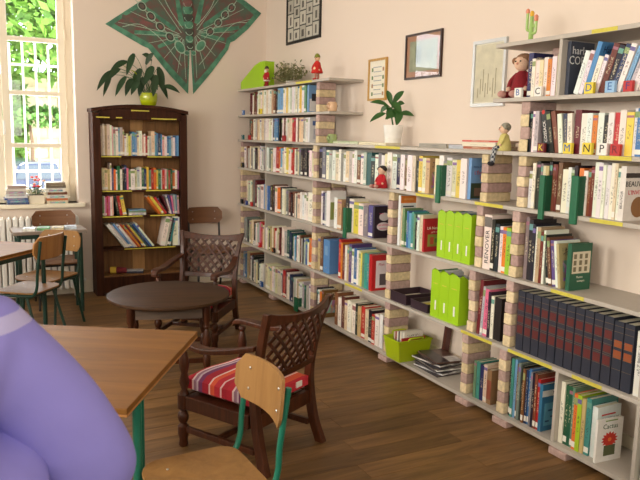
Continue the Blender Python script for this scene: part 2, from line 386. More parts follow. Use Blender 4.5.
GZ = -.7
M['ground'] = plain('pale_gravel', (206, 198, 180), .95, .1, 3); M['stone'] = by_object('garden_stone', .95, .12, 3)
M['foliage'] = plain('tree_foliage', (96, 138, 48), .6, .45, .9); M['foliage2'] = plain('hedge_foliage', (70, 116, 40), .6, .45, 1.2); M['bark'] = plain('bark', (92, 74, 56), .95, .3, 12)
structure(MB().box(-40, 60, YB+.42, 70, GZ-.3, GZ).build('ground', 'ground'))
gw = structure(MB().box(-22, 26, 30.05, 30.5, GZ, 3.75).build('wall_garden', 'stone', col=(214, 200, 166)))
for r in range(11):
    for c in range(9):
        x = -1.4+c*.82+(.4 if r % 2 else 0); z = GZ+r*.4
        MB().box(x+.012, x+.80, 30.0, 30.08, z+.012, z+.385).build('stone', 'stone', gw, False, 0, False, rnd.choice([(222, 208, 174), (206, 190, 156), (228, 216, 186)]))
def foliage(name, label, cat, c, ax, n, size, mat, trunk=None, seed=1, group=None):
    r = random.Random(seed); t = thing(name, label, cat, (c[0], c[1], GZ), 0, group); mb = MB()
    for _ in range(n):
        while True:
            p = Vector((r.uniform(-1, 1), r.uniform(-1, 1), r.uniform(-1, 1)))
            if .35 < p.length < 1: break
        p = Vector((c[0]+p.x*ax[0], c[1]+p.y*ax[1], c[2]+p.z*ax[2]))
        a = Vector((r.gauss(0, 1), r.gauss(0, 1), r.gauss(0, 1))).normalized(); b = a.cross(Vector((r.gauss(0, 1), r.gauss(0, 1), r.gauss(0, 1)))).normalized(); s = size*r.uniform(.6, 1.3)
        mb.add([p-a*s, p+b*s*.45, p+a*s, p-b*s*.45], [(0, 1, 2, 3)])
    mb.build('foliage', mat, t, False, 0, True, kind='stuff')
    if trunk: MB().tube([(c[0], c[1], GZ), (c[0]+.1, c[1], c[2]*.5), (c[0], c[1], c[2])], [trunk, trunk*.8, trunk*.5], 10).build('trunk', 'bark', t, True, 0, True)
    return t
foliage('leafy_tree', 'large light green leafy tree filling the top window panes', 'tree', (4.6, 26.5, 6.0), (4.9, 2.2, 2.9), 5200, .26, 'foliage', .22, 2)
foliage('leafy_tree', 'leafy green tree rising left of the pale garden wall', 'tree', (-3.4, 27, 6.0), (3.0, 2.2, 3.2), 1800, .26, 'foliage2', .2, 3)
foliage('climbing_shrub', 'narrow green columnar shrub in front of pale stone wall', 'shrub', (1.95, 28.6, 1.9), (.34, .4, 2.3), 900, .16, 'foliage', .06, 4)
foliage('garden_hedge', 'low dark green hedge behind the parked car', 'hedge', (2.2, 27.3, 2.1), (4.2, .5, .38), 1600, .15, 'foliage2', .08, 5)
def car():
    t = thing('parked_car', 'dark blue car parked outside seen through the window', 'car', (1.6, 24.0, GZ), math.radians(12))
    M['carpaint'] = plain('dark_blue_car_paint', (38, 50, 78), .25, .02, 3, 0, .2, .5, .6); M['carglass'] = plain('car_glass', (60, 70, 80), .1); M['tyre'] = plain('tyre', (25, 25, 26), .8)
    side = [(-.8, .3), (.8, .3), (.84, .7), (.74, .86), (.56, 1.32), (.40, 1.4), (-.40, 1.4), (-.56, 1.32), (-.74, .86), (-.84, .7)]
    MB().prism(side, -1.9, 1.9, 'xz').build('body', 'carpaint', t, False, .05)
    MB().prism([(-.66, .9), (.66, .9), (.50, 1.3), (-.50, 1.3)], -1.94, -1.89, 'xz').build('windscreen', 'carglass', t)
    for sx in (-1, 1):
        MB().box(sx*.62-.14, sx*.62+.14, -1.96, -1.88, .58, .74).build('headlight', 'white', t, False, .03)
        for sy in (-1.2, 1.2):
            MB().lathe([(.31, -.1), (.31, .1)], 18, (0, 0, 0), Matrix.Rotation(math.pi/2, 4, 'Y')).xf(Matrix.Translation((sx*.76, sy, .31))).build('wheel', 'tyre', t)
    MB().box(-.35, .35, -1.95, -1.89, .38, .52).build('number_plate', 'white', t)
car()

# ------------------------------------------------------------------ radiator under the sill
rad = thing('radiator', 'white column radiator below the window sill', 'radiator', (.3, YB-.12, 0))
for k in range(24):
    x = -.33+k*.056
    mb = MB(); mb.prism([(x, .10), (x+.03, .08), (x+.044, .10), (x+.044, .80), (x+.03, .825), (x, .80)], YB-.19, YB-.06, 'xz')
    mb.build('radiator_column', 'white', rad, False, .008, True)
MB().tube([(-.4, YB-.125, .16), (1.06, YB-.125, .16)], .017, 8).build('pipe', 'white', rad, True, 0, True)
for x in (-.2, .95): MB().box(x, x+.03, YB-.17, YB-.08, 0, .11).build('foot', 'white', rad, False, 0, True)

# ================================================================== SHELVING OF BOARDS AND BRICKS
BT = .022
ZA, ZB_, ZCc, ZD, ZE, ZF, ZG = 2.197, 1.893, 1.597, 1.290, .888, .475, .062    # top surfaces of the boards, right unit
ZT1, ZT2 = 2.138, 1.863                                                      # far unit's two upper boards
def y0(px, z): return y_at(px, z)
Y_END = YB-.004
Y_FAR_END = 5.31; Y_LONG_END = 3.055; Y_NEAR = 1.55
unit_far = thing('brick_shelving', 'tall far shelving of grey boards on striped bricks in the corner', 'shelving', (XF+.16, 6.2, 0))
unit_mid = thing('brick_shelving', 'long low shelving of grey boards carrying the white potted plant', 'shelving', (XF+.16, 4.0, 0))
unit_near = thing('brick_shelving', 'tall near shelving with the encyclopedias at the right edge', 'shelving', (XF+.16, 2.3, 0))
def board(u, ya, yb, z, x0=XF):
    o = MB().box(x0, XW-.002, ya, yb, z-BT, z).build('board', 'board', u, False, .002, True); return o
BO = {}
for z in (ZT1, ZT2): BO['far', z] = board(unit_far, 5.19 if z == ZT1 else 5.18, Y_END, z)
for z in (ZCc, ZD, ZE, ZF, ZG):
    BO['far', z] = board(unit_far, Y_FAR_END+.002, Y_END, z)
    BO['mid', z] = board(unit_mid, Y_LONG_END+.002, Y_FAR_END-.002, z)
    BO['near', z] = board(unit_near, Y_NEAR, Y_LONG_END-.002, z)
for z in (ZA, ZB_): BO['near', z] = board(unit_near, Y_NEAR, 3.165, z)
BEIGE = [(222, 202, 162), (228, 208, 170), (214, 194, 154)]; MAUVE = [(184, 156, 148), (176, 146, 140), (192, 164, 156)]
def pillar(u, yc, zb, zt, wid=.10, dep=.20, xs=XF+.022, ph=0, n=None):
    gap = zt-zb; n = n or max(1, round(gap/.062)); h = gap/n
    for k in range(n):
        jx, jy = rnd.uniform(-.004, .004), rnd.uniform(-.003, .003)
        mb = MB().box(xs+jx, xs+dep+jx, yc-wid/2+jy, yc+wid/2+jy, zb+k*h+.0008, zb+(k+1)*h-.0008)
        mb.build('brick', 'brick', u, False, .006, True, rnd.choice(BEIGE if (k+ph) % 2 else MAUVE))
LV = [ZG, ZF, ZE, ZD, ZCc]
for a, b in zip(LV[:-1], LV[1:]):
    pillar(unit_far, 7.285, a, b-BT, .06, .22)
    pillar(unit_far, 5.455, a, b-BT, .07, .15, XF+.012, 1); pillar(unit_far, 5.455, a, b-BT, .07, .13, XF+.172, 0)
    if a != ZD: pillar(unit_mid, 4.23, a, b-BT, .065, .18, XF+.02, 1 if a in (ZG, ZF) else 0)
    pillar(unit_mid, {ZD: 3.225, ZE: 3.25, ZF: 3.28, ZG: 3.315}[a], a, b-BT, .06, .19, XF+.02, 1)
    pillar(unit_near, {ZD: 2.91, ZE: 2.93, ZF: 2.945, ZG: 2.965}[a], a, b-BT, .06, .2, XF+.012, 1)
pillar(unit_far, 5.44, ZCc, ZT2-BT, .065, .16, XF+.02, 1); pillar(unit_far, 5.44, ZT2, ZT1-BT, .065, .16, XF+.02, 1)
pillar(unit_near, 2.93, ZCc, ZB_-BT, .065, .2, XF+.03, 1); pillar(unit_near, 2.94, ZB_, ZA-BT, .06, .08, XW-.095, 0)
for u, yc in ((unit_far, 7.2), (unit_far, 6.34), (unit_far, 5.45), (unit_mid, 4.22), (unit_mid, 3.29), (unit_near, 2.94), (unit_near, 2.49), (unit_near, 1.75)):
    MB().box(XF-.012, XF+.2, yc-.06, yc+.06, .0005, ZG-BT-.0005).build('brick', 'brick', u, False, .006, True, rnd.choice(MAUVE))
def divider(u, yc, a, b, t=.02, x0=XF+.006):
    MB().box(x0, XW-.004, yc-t/2, yc+t/2, a+.0005, b-BT-.0005).build('divider', 'board', u, False, .001, True)
for a, b in zip(LV[:-1], LV[1:]): divider(unit_far, 6.61, a, b, .02, XF+.03)
YDV = y0(553.5, .25)
divider(unit_near, YDV, ZG, ZF)
YDE = y0(634, .25); divider(unit_near, YDE, ZG, ZF); divider(unit_near, YDE, ZF, ZE)
YDA = y0(558, 2.0); divider(unit_near, YDA, ZB_, ZA)
def strip(key, px0, px1):
    z = key[1]; a, b = y_at(px1, z), y_at(px0, z); bo = BO[key]
    MB().box(XF-.0015, XF+.0002, a, b, z-BT+.002, z-.001).build('shelf_label', 'label', bo.parent, False, 0, True, label='yellow paper shelf label')
for key, p0, p1 in ((('mid', ZCc), 375, 400), (('mid', ZD), 416, 434), (('mid', ZD), 475, 503), (('near', ZCc), 599, 632), (('near', ZD), 590, 623), (('near', ZA), 592, 618),
                    (('near', ZE), 551, 584), (('mid', ZF), 345, 362), (('mid', ZF), 461, 492), (('near', ZF), 508, 552), (('near', ZF), 572, 602), (('far', ZT1), 296, 312)): strip(key, p0, p1)

# ================================================================== BOOKS
CN = {'W': ('white', (236, 232, 224)), 'C': ('cream', (226, 212, 178)), 'K': ('black', (34, 32, 36)), 'G': ('grey', (128, 126, 124)), 'L': ('pale grey', (190, 188, 182)),
      'N': ('navy', (38, 48, 88)), 'B': ('blue', (64, 116, 172)), 'S': ('sky-blue', (116, 168, 206)), 'R': ('red', (182, 40, 38)), 'M': ('maroon', (104, 34, 34)),
      'O': ('orange', (224, 124, 44)), 'Y': ('yellow', (232, 206, 78)), 'E': ('dark green', (34, 96, 68)), 'V': ('lime green', (156, 204, 44)), 'T': ('teal', (64, 148, 138)),
      'P': ('pink', (218, 112, 152)), 'U': ('purple', (92, 72, 138)), 'H': ('brown', (122, 78, 50)), 'A': ('tan', (196, 166, 124)), 'F': ('pale pink', (226, 178, 170)), 'J': ('sage green', (110, 146, 108))}
SET = .034                                    # spines stand this far behind the board edge
def book_mesh(T, D, Hh, cov=.0022):
    s = .003; t = min(cov, T*.2)
    return MB().prism([(0, 0), (D, 0), (D, t), (s, t), (s, T-t), (D, T-t), (D, T), (0, T)], 0, Hh)
def make_book(name, label, group, loc, T, D, Hh, col, mat='cover', tilt=0, rz=0, cat='book'):
    t = min(.0022, T*.2)
    o = book_mesh(T, D, Hh).build(name, mat, None, col=col); tag(o, label, cat, group)
    MB().box(.0032, D-.004, t+.0002, T-t-.0002, .003, Hh-.004).build('pages', 'pages', o)
    o.location = loc; o.rotation_euler = (tilt, 0, rz); return o
def size_word(T): return 'slim' if T < .018 else ('thick' if T > .038 else '')
PICK = {}
def shelf_row(phrase, z, px0, px1, toks, group, hdef=.21, name='book', x=XF+SET, kind='book', jit=.012, dep=(.13, .17), start=0, ya=None, yb=None):
    """books side by side from px0 (far) to px1 (near); a token is colour letter, height in cm, *relative width, /lean in degrees"""
    ya = y_at(px0, z+.1) if ya is None else ya; yb = y_at(px1, z+.1) if yb is None else yb
    items = []
    for tk in toks.split():
        c = tk[0]; rest = tk[1:]; lean = 0; w = None; key = None
        if '@' in rest: rest, key = rest.split('@')
        if '/' in rest: rest, l = rest.split('/'); lean = float(l)
        if '*' in rest: rest, w = rest.split('*'); w = float(w)
        h = float(rest)/100 if rest else hdef+rnd.uniform(-jit, jit)*1.6
        items.append((c, h, w if w else rnd.uniform(.8, 1.25), lean, key))
    if ya > 6.7:                                  # far rows: thinner books, about two for each tone listed
        tot = sum(i[2] for i in items); out = []
        for c, h, w, lean, key in items:
            if key is None and c != '_' and (ya-yb)*w/tot > .045 and rnd.random() < .75:
                f = rnd.uniform(.38, .62); c2 = c if rnd.random() < .55 else rnd.choice('WCLWAGK'); out += [(c, h, w*f, lean, None), (c2, h*rnd.uniform(.88, 1.02), w*(1-f), lean, None)]
            else: out.append((c, h, w, lean, key))
        items = out
    gate = (6.597, 6.623) if (ya > 6.7 and yb < 6.5 and z < ZCc-.01) else None
    tot = sum(i[2] for i in items); span = ya-yb-(.075 if gate else 0); y = ya; n = start
    for c, h, w, lean, key in items:
        sl = span*w/tot
        if gate and y > gate[0] and y-sl < gate[1]: y = gate[0]
        sl = sl; T = max(.004, sl-.0008)
        if c == '_': y -= sl; continue
        cname, col = CN[c]; col = tuple(max(8, min(250, v+rnd.randint(-10, 10))) for v in col)
        a = math.radians(lean)
        if lean: T = max(.005, (sl-.001)*math.cos(a)*.96)
        # the near bottom edge is the origin (+y is towards the far end)
        gap = {round(ZG, 3): ZF-ZG, round(ZF, 3): ZE-ZF, round(ZE, 3): ZD-ZE, round(ZD, 3): ZCc-ZD, round(ZCc, 3): .255, round(ZT2, 3): ZT1-ZT2, round(ZB_, 3): ZA-ZB_}[round(z, 3)]-BT-.012
        h = min(h*1.13, gap)
        D = rnd.uniform(*dep); yo = y-sl+.0004
        zz = z+.0006+(T*math.sin(-a) if a < 0 else 0)
        lb = ' '.join(f"{size_word(T)} {cname} {kind}, {ordinal(n)} from left {phrase}".split())
        o = make_book(name, lb, group, (x+rnd.uniform(-.004, .008), yo, zz), T, D, h, col, 'cover', a)
        if key: PICK[key] = o; o['T'] = T; o['H'] = h; o['D'] = D; o.data.materials[0] = M['flatcover']
        y -= sl; n += 1
    return n
G_FAR = 'books on the far shelving'; G_MID = 'books on the long shelving'; G_NEAR = 'books on the near shelving'; G_CASE = "books in the dark bookcase"
# --- far unit
shelf_row("on the far unit's top shelf", ZT2, 247, 303, 'M20 K19 H21 M20 W22 C21 W22 C23*1.4 W22 C21 W23*1.5 A20 H21 K20 S23*1.3 S23*1.6 W21 Y22 W22 L20 W23 C22 B21 Y22 W23 J22', G_FAR, name='paperback', kind='paperback')
shelf_row("at right end of the far unit's top shelf", ZT2, 0, 0, 'S21.4@farblue', G_FAR, dep=(.165, .166), ya=y_at(303.5, ZT2+.1), yb=y_at(303.5, ZT2+.1)-.03)
shelf_row("on the far unit's second shelf", ZCc, 246, 304.3, 'K20 H19 W21 L20 A19 W21 C20 L20 W21*1.3 W19 C20 W21 S21 B22*1.2 _*.5 K22 M21 W22 C22*1.3 R21 W22 H22 C20 K21 W21', G_FAR, name='paperback', kind='paperback')
shelf_row("at right end of the far unit's second shelf", ZCc, 0, 0, 'W21@farwhite', G_FAR, dep=(.165, .166), ya=y_at(304.5, ZCc+.1), yb=y_at(304.5, ZCc+.1)-.03)
shelf_row("on the far unit's third shelf", ZD, 0, 0, 'W20 H21 L19 C21 G19 W20 K20 C21*1.4 W22 L20 W21 G20 C19 W21 R22*1.4 O22 S21 W22 Y22 W21 R22 W21*1.4 C22 K21*1.6 K22*1.6 W21 C22', G_FAR, .21, 'paperback', kind='paperback', ya=7.24, yb=5.497)
shelf_row("on the far unit's fourth shelf", ZE, 0, 0, 'C24 L23 W24 H25 M25 W21 L20 W22 S23 B22 M23 H24 W23 O22 K23 W22 C21 G22 M20 H21 W20 C21 W22*1.3 W22*1.4 W23*1.8', G_FAR, .22, 'paperback', kind='paperback', ya=7.16, yb=5.497)
shelf_row("on the far unit's fifth shelf", ZF, 0, 0, 'G23 G24 K22 L22 C23 H22 W21 L22 P23 R24*1.4 W20 C22 A22 W23 R22 C23*1.4 M24*1.3 W25 L22 E24 N23 E22 S21 W22 H23 K22 B21 O23', G_FAR, .23, 'paperback', kind='paperback', ya=7.22, yb=5.497)
shelf_row("on the far unit's bottom shelf", ZG, 0, 0, 'S25 B24 A27*1.5 H26 K25*1.3 W21 L22 K24 W20 W21 C23*1.6 C23*1.6 W23*1.3 _*.4 C24 C23 W22 R24*1.4 M25 W22 N23 K22 L22 A21*1.4 W20 W21 E19 L20 W22', G_FAR, .22, ya=7.24, yb=5.497)
# --- long unit
shelf_row('on the long shelf under the white pot', ZD, 0, 0, 'K25*1.5 G25*1.3 W22 L21 W22 C21 W23 G20 W21 C22 L22 W22 W23 H20 W21 L22 T22*1.5@doll K20 W21 G22 W21 C22 W23*1.3 W22 N20 W22 H20 W22*1.3 C22 K19 Y22 C21 A21 _*.9 C21 W23 G20 W22 C21*.9 Y21 W22*1.3', G_MID, .215, dep=(.13, .16), ya=5.415, yb=y_at(462, ZD+.1))
shelf_row('at right end of the long shelf under the pot', ZD, 0, 0, 'S22.5@landscape', G_MID, dep=(.17, .171), ya=y_at(462.5, ZD+.1), yb=y_at(462.5, ZD+.1)-.028)
PB_FAR, PB_NEAR = 4.262, 4.158
shelf_row('left of the black pink-lettered book', ZE, 0, 0, 'W26*.6 N25*.6 L25*.6 W27*1.0@fruit _*1.2 W23*.8 A22 _*1.0 K25 W24 Y22*1.4 W22 G21 U22', G_MID, .23, ya=5.37, yb=4.50)
shelf_row('left of the right-hand brick pillar', ZE, 0, 0, 'K21.5@pinkblack', G_MID, dep=(.165, .166), ya=4.50, yb=4.47)
shelf_row('left of the lime upright files', ZE, 0, 0, 'W32@orangetop C24 J24 E22 B23 S22 T23 J22 K21 W22 C22', G_MID, .225, ya=4.145, yb=3.845)
shelf_row('touching the lime upright files', ZE, 0, 0, 'R20@redbook', G_MID, dep=(.165, .166), ya=3.843, yb=3.823)
shelf_row('right of the lime upright files', ZE, 0, 0, 'W29*2.6@renover K27 K25*1.3 W24 O24*1.3 V24*1.5', G_MID, .25, dep=(.18, .2), ya=3.212, yb=2.98)
shelf_row('beside the blue folder', ZF, 0, 0, 'A27 H27', G_MID, .27, ya=5.40, yb=5.30)
shelf_row('right of the blue folder', ZF, 0, 0, 'R29*1.3 O27 M26 W26 A25 U28*1.3 W25 B26*1.4 W25 C25 Y24 J24 T25*1.3 T25', G_MID, .26, dep=(.17, .2), ya=5.03, yb=4.52)
shelf_row('against the striped brick pillar', ZF, 0, 0, 'R25@redcover', G_MID, dep=(.175, .176), ya=4.52, yb=4.475)
shelf_row('right of the tall lime files', ZF, 0, 0, 'M30*1.2/3 L27/3 P26*1.6/2 K25 W23 K23*2.2@blackblue', G_MID, .26, dep=(.18, .19), ya=3.235, yb=3.03)
shelf_row('on the bottom shelf behind the armchair back', ZG, 0, 0, 'K22 W21 O20 H22', G_MID, .21, ya=5.40, yb=5.27)
shelf_row('on the bottom shelf left of the lime basket', ZG, 0, 0, 'H25 W22 M24 C22 W23 W22 K23*.8 A22 R23 C22 K23 R21 W22', G_MID, .225, ya=5.06, yb=4.35)
shelf_row('touching the brick pillar by the basket', ZG, 0, 0, 'W23@redwhite', G_MID, dep=(.16, .161), ya=4.345, yb=4.30)
shelf_row('on the bottom shelf right of the magazines', ZG, 0, 0, 'J21 T21 N20*1.2 C21*1.2 H19*1.5@oldbrown', G_MID, .2, dep=(.15, .16), ya=3.235, yb=3.08)
# --- near unit
def yy(px, z): return y_at(px, z+.1, XF+SET)
shelf_row("on the right unit's top shelf", ZB_, 522, 555, 'N21*1.3 W18 W17*1.2 C17 W18 O17 W18 C19', G_NEAR, .18, 'paperback', kind='paperback')
shelf_row("right of the upright divider on the top shelf", ZB_, 0, 0, 'K24.5*1.5@coben', G_NEAR, .24, dep=(.165, .166), ya=YDA-.0125, yb=YDA-.036)
shelf_row("leaning right on the right unit's top shelf", ZB_, 0, 0, 'W19*1.1/17 W19/17 S22.5*1.0/17@harlan W16*1.1/17 W16.5/17 M21*1.2/18 K20/18 N20*1.2/19 W20*1.1/19 S19/20 L21/21 W19/21 C20/21', G_NEAR, .22, dep=(.13, .15), ya=yy(574, ZB_), yb=yy(644, ZB_))
shelf_row("on the right unit's second shelf", ZCc, 0, 0, 'K21*.7 K20*.7 W20*.8 L22*1.0 _*1.7 K22*1.6/-13@cossack K21*1.0/-13 H21/-13 W18*1.1/-8 N18/-6 W18/-4 M21*1.4 W18*1.5 W18 O17 W18*1.3 K17 W18*1.2 R18 W19 Y18*1.4 W20 B20 W21', G_NEAR, .2, dep=(.12, .15), ya=yy(526, ZCc), yb=yy(648, ZCc))
shelf_row("on the right unit's third shelf", ZD, 0, 0, 'W18*1.5 W22 K23*1.4 G22*.8 C21*1.4 A21 K23 H22*1.3 M22 H23*1.4 W20*1.8 W21 L20 K22 _*.5 O21*1.4 W20*1.3 H21 M22*1.1 W24*1.4 W24*1.2 W23 W23*1.2 W24*1.3 C24 W22*.8', G_NEAR, .22, dep=(.12, .15), ya=2.875, yb=yy(618.5, ZD))
shelf_row("at right edge of the right unit's third shelf", ZD, 0, 0, 'K23@beau', G_NEAR, dep=(.17, .171), ya=yy(619, ZD), yb=yy(624.5, ZD))
shelf_row('above the encyclopedias', ZE, 0, 0, 'G31*1.3 K30*1.5 K28 W27*.8 A27 M25 W26*.7 _*1.1 K24/-8 H23*1.1/-8 U22*1.4/-8 W22/-8 A21/-8', G_NEAR, .25, dep=(.17, .19), ya=yy(523, ZE), yb=yy(562, ZE))
shelf_row('above the encyclopedias beside the bare board', ZE, 0, 0, 'W22@greenwhite', G_NEAR, .22, dep=(.15, .151), ya=yy(566, ZE), yb=yy(570, ZE))
shelf_row("on the bottom shelf below the encyclopedias", ZG, 0, 0, 'K31*1.2 T31*1.3 S31 H29 G30*1.2 K29*1.3 H28 N28 B29*1.3 G28 K28 H28*1.2 R26*1.2 B24*1.4@bluecover', G_NEAR, .28, dep=(.18, .2), ya=2.925, yb=yy(541, ZG))
shelf_row("on the bottom shelf beside the cactus book", ZG, 0, 0, 'W30*1.4 E29 E29*1.2 J29 O27*1.2 V27*1.3 A26 T27*1.5', G_NEAR, .27, dep=(.18, .2), ya=YDV-.013, yb=2.335)
shelf_row("behind the cactus book on the bottom shelf", ZG, 0, 0, 'W24*1@diapos', G_NEAR, .24, dep=(.17, .171), ya=2.333, yb=2.30, x=XF+.05)

# encyclopedia volumes: navy with red title bands and gilt
def encyclopedia():
    ya = 2.895; n = 13; yb = YDE+.075; sl = (ya-yb)/n
    for k in range(n):
        T = sl-.006; h = .345 if k < 11 else .335
        o = make_book('encyclopedia_volume', f"navy encyclopedia volume with red bands, {ordinal(k)} from left in its row" if k < 11 else f"navy encyclopedia volume with orange bands, {'left' if k == 11 else 'right'} one of the two",
                      'encyclopedia volumes', (XF+SET-.004, ya-(k+1)*sl, ZF+.0006), T, .20, h, (44, 48, 62), 'flatcover', 0, 0, 'encyclopedia')
        bands = ((.10, .145), (.165, .20), (.235, .275)) if k < 11 else ((.15, .19), (.205, .24))
        for a, b in bands: MB().box(-.0008, .001, .005, T-.005, a, b).build('title_band', 'paint', o, col=(96, 34, 32) if k < 11 else (150, 76, 38))
        for a in (.095, .15, .16, .205, .23, .28, .31): MB().box(-.0010, .001, .0012, T-.0012, a, a+.0018).build('gilt_line', 'paint', o, col=(112, 96, 66))
    make_book('book', 'thick white hardback standing right of the navy encyclopedias', G_NEAR, (XF+SET, YDE+.022, ZF+.0006), .038, .19, .315, (232, 232, 226))
    make_book('book', 'black hardback with magenta spine lettering at the right frame edge', G_NEAR, (XF+SET, YDE-.055, ZF+.0006), .034, .19, .30, (30, 26, 34))
    make_book('book', 'magenta and black book beyond the divider at the right edge', G_NEAR, (XF+SET, YDE-.092, ZF+.0006), .034, .19, .29, (150, 40, 90))
    make_book('book', 'pale grey-green book beyond the divider on the bottom shelf', G_NEAR, (XF+SET, YDE-.055, ZG+.0006), .036, .19, .28, (170, 188, 180))
encyclopedia()
# --- covers turned to the camera: printed panels, pictures and titles
def panel(o, x0, x1, z0, z1, col, name='cover_print', mat='paint', d=.0006):
    return MB().box(x0, x1, -d, .0001, z0, z1).build(name, mat, o, col=col)
def title(o, s, size, x, z, col, face='-y', y=-.0008, sx=1.0):
    return lettering(s, size, (x, y, z), face, 'paint', o, sx, col=col)
def spine_title(o, s, size, z, col, face='up-x', sx=1.0, y=None):
    return lettering(s, size, (-.0006, o['T']/2 if y is None else y, z), face, 'paint', o, sx, col=col)
def relabel(k, s): PICK[k]['label'] = s
o = PICK['farblue']; relabel('farblue', 'sky-blue book with black and white cover picture beside the top brick pillar')
panel(o, .01, .155, .01, .12, (228, 226, 226)); panel(o, .03, .08, .10, .165, (40, 38, 44), d=.0008); panel(o, .10, .15, .12, .15, (70, 30, 40), d=.0008)
o = PICK['farwhite']; relabel('farwhite', 'white book with blue cover print beside the brick pillar, second shelf'); panel(o, .03, .14, .15, .19, (84, 110, 170)); panel(o, .04, .13, .03, .12, (196, 198, 210))
o = PICK['doll']; relabel('doll', 'dark teal book behind the hanging red rag doll'); o.color = rgb(44, 92, 92)
o = PICK['landscape']; relabel('landscape', 'sky-blue novel with red title and dark green landscape on its cover')
panel(o, .003, .168, .004, .10, (44, 62, 42)); panel(o, .03, .12, .02, .07, (118, 92, 78), d=.0009); panel(o, .08, .15, .07, .09, (84, 104, 60), d=.0009)
title(o, 'Anne-Marie Gué', .02, .085, .20, (56, 84, 140)); title(o, "L'Étoile", .03, .07, .163, (196, 40, 66)); title(o, 'Enfance', .027, .11, .135, (196, 40, 66))
o = PICK['fruit']; relabel('fruit', 'white book with yellow-green fruit photograph on its cover')
panel(o, .006, .13, .06, .21, (150, 158, 86)); MB().ball((.06, 0, .14), .03, 10, (1, .04, 1.3)).build('cover_picture', 'paint', o, True, col=(196, 160, 60)); MB().ball((.09, 0, .10), .022, 10, (1, .04, 1.3)).build('cover_picture', 'paint', o, True, col=(96, 66, 40))
o = PICK['pinkblack']; relabel('pinkblack', 'black book with pink lettering and white blossom on its cover')
MB().ball((.085, 0, .165), .045, 10, (1, .012, .7)).build('cover_picture', 'paint', o, True, col=(214, 210, 212)); MB().ball((.08, 0, .09), .06, 10, (1, .012, .55)).build('cover_picture', 'paint', o, True, col=(222, 214, 218))
title(o, 'Les amours', .022, .08, .103, (220, 60, 110)); title(o, 'secrètes', .024, .085, .076, (220, 60, 110)); title(o, 'Roman', .014, .06, .19, (220, 60, 110))
o = PICK['orangetop']; relabel('orangetop', 'tall white book with orange band across the top'); D = o['D']; H_ = o['H']; panel(o, 0.001, D, H_-.055, H_-.002, (228, 128, 44)); panel(o, .02, D-.02, H_-.085, H_-.075, (60, 60, 64)); title(o, 'HISTOIRES', .018, D/2, H_-.028, (244, 200, 120))
o = PICK['redbook']; relabel('redbook', 'red nature guide with flower picture standing beside lime files')
title(o, 'LA Nature', .027, .082, .162, (246, 238, 228)); title(o, 'guide vert', .015, .09, .135, (246, 220, 210)); panel(o, .03, .135, .035, .118, (150, 148, 70)); panel(o, .05, .08, .05, .10, (190, 80, 60), d=.0009); panel(o, .09, .12, .06, .09, (90, 120, 60), d=.0009)
o = PICK['renover']; relabel('renover', 'white renovation book with black vertical spine title and picture'); spine_title(o, 'RENOVER', .046, .135, (30, 30, 34)); MB().box(-.0008, .001, .002, o['T']-.002, .255, .315).build('spine_picture', 'paint', o, col=(110, 104, 100)); panel(o, 0.002, o['D'], .2, .285, (116, 120, 130))
o = PICK['redcover']; relabel('redcover', 'red-framed white book with a portrait on its cover'); panel(o, .035, .172, .02, .235, (230, 222, 228)); panel(o, .07, .14, .04, .13, (96, 84, 90), d=.0009); title(o, 'Mon', .03, .085, .205, (190, 50, 90), y=-.0011)
o = PICK['blackblue']; relabel('blackblue', 'black book with blue and white lettered cover beside brick pillar'); title(o, 'JEUX', .045, .115, .17, (120, 190, 230)); title(o, 'CARTES', .034, .115, .135, (240, 240, 240)); title(o, 'MAGIE', .036, .115, .10, (120, 190, 230)); panel(o, .03, .15, .02, .03, (210, 210, 210))
o = PICK['redwhite']; relabel('redwhite', 'white book with red and black top beside the lime basket'); panel(o, .004, .155, .19, .225, (36, 34, 36)); panel(o, .02, .14, .03, .17, (196, 200, 206)); panel(o, .05, .1, .06, .12, (92, 122, 106), d=.0009)
o = PICK['oldbrown']; relabel('oldbrown', 'worn brown leather book, nearest of the five old books'); o.color = rgb(150, 118, 84); MB().box(-.0008, .001, .001, o['T']-.001, .03, .15).build('spine_label', 'paint', o, col=(150, 78, 58))
o = PICK['coben']; relabel('coben', 'black thriller with large white lettering facing out on top shelf'); o.color = rgb(62, 68, 84)
title(o, 'harlan', .055, .078, .225, (236, 236, 236)); title(o, 'COBEN', .06, .082, .175, (240, 240, 240), sx=.9); title(o, 'innocent', .018, .09, .10, (150, 160, 180)); panel(o, .04, .13, .03, .07, (48, 54, 70))
o = PICK['cossack']; relabel('cossack', 'thick black novel with white vertical title and red emblem'); spine_title(o, 'COSSACK', .026, .11, (240, 236, 230)); MB().ball((0, o['T']/2, .215), .012, 10, (.05, 1, 1)).build('spine_emblem', 'paint', o, True, col=(200, 40, 36))
o = PICK['harlan']; relabel('harlan', 'blue thriller with dark lettering leaning among white books, top shelf'); o.color = rgb(78, 140, 196); title(o, 'Harlan', .045, o['D']/2, o['H']-.035, (20, 40, 90), sx=.8)

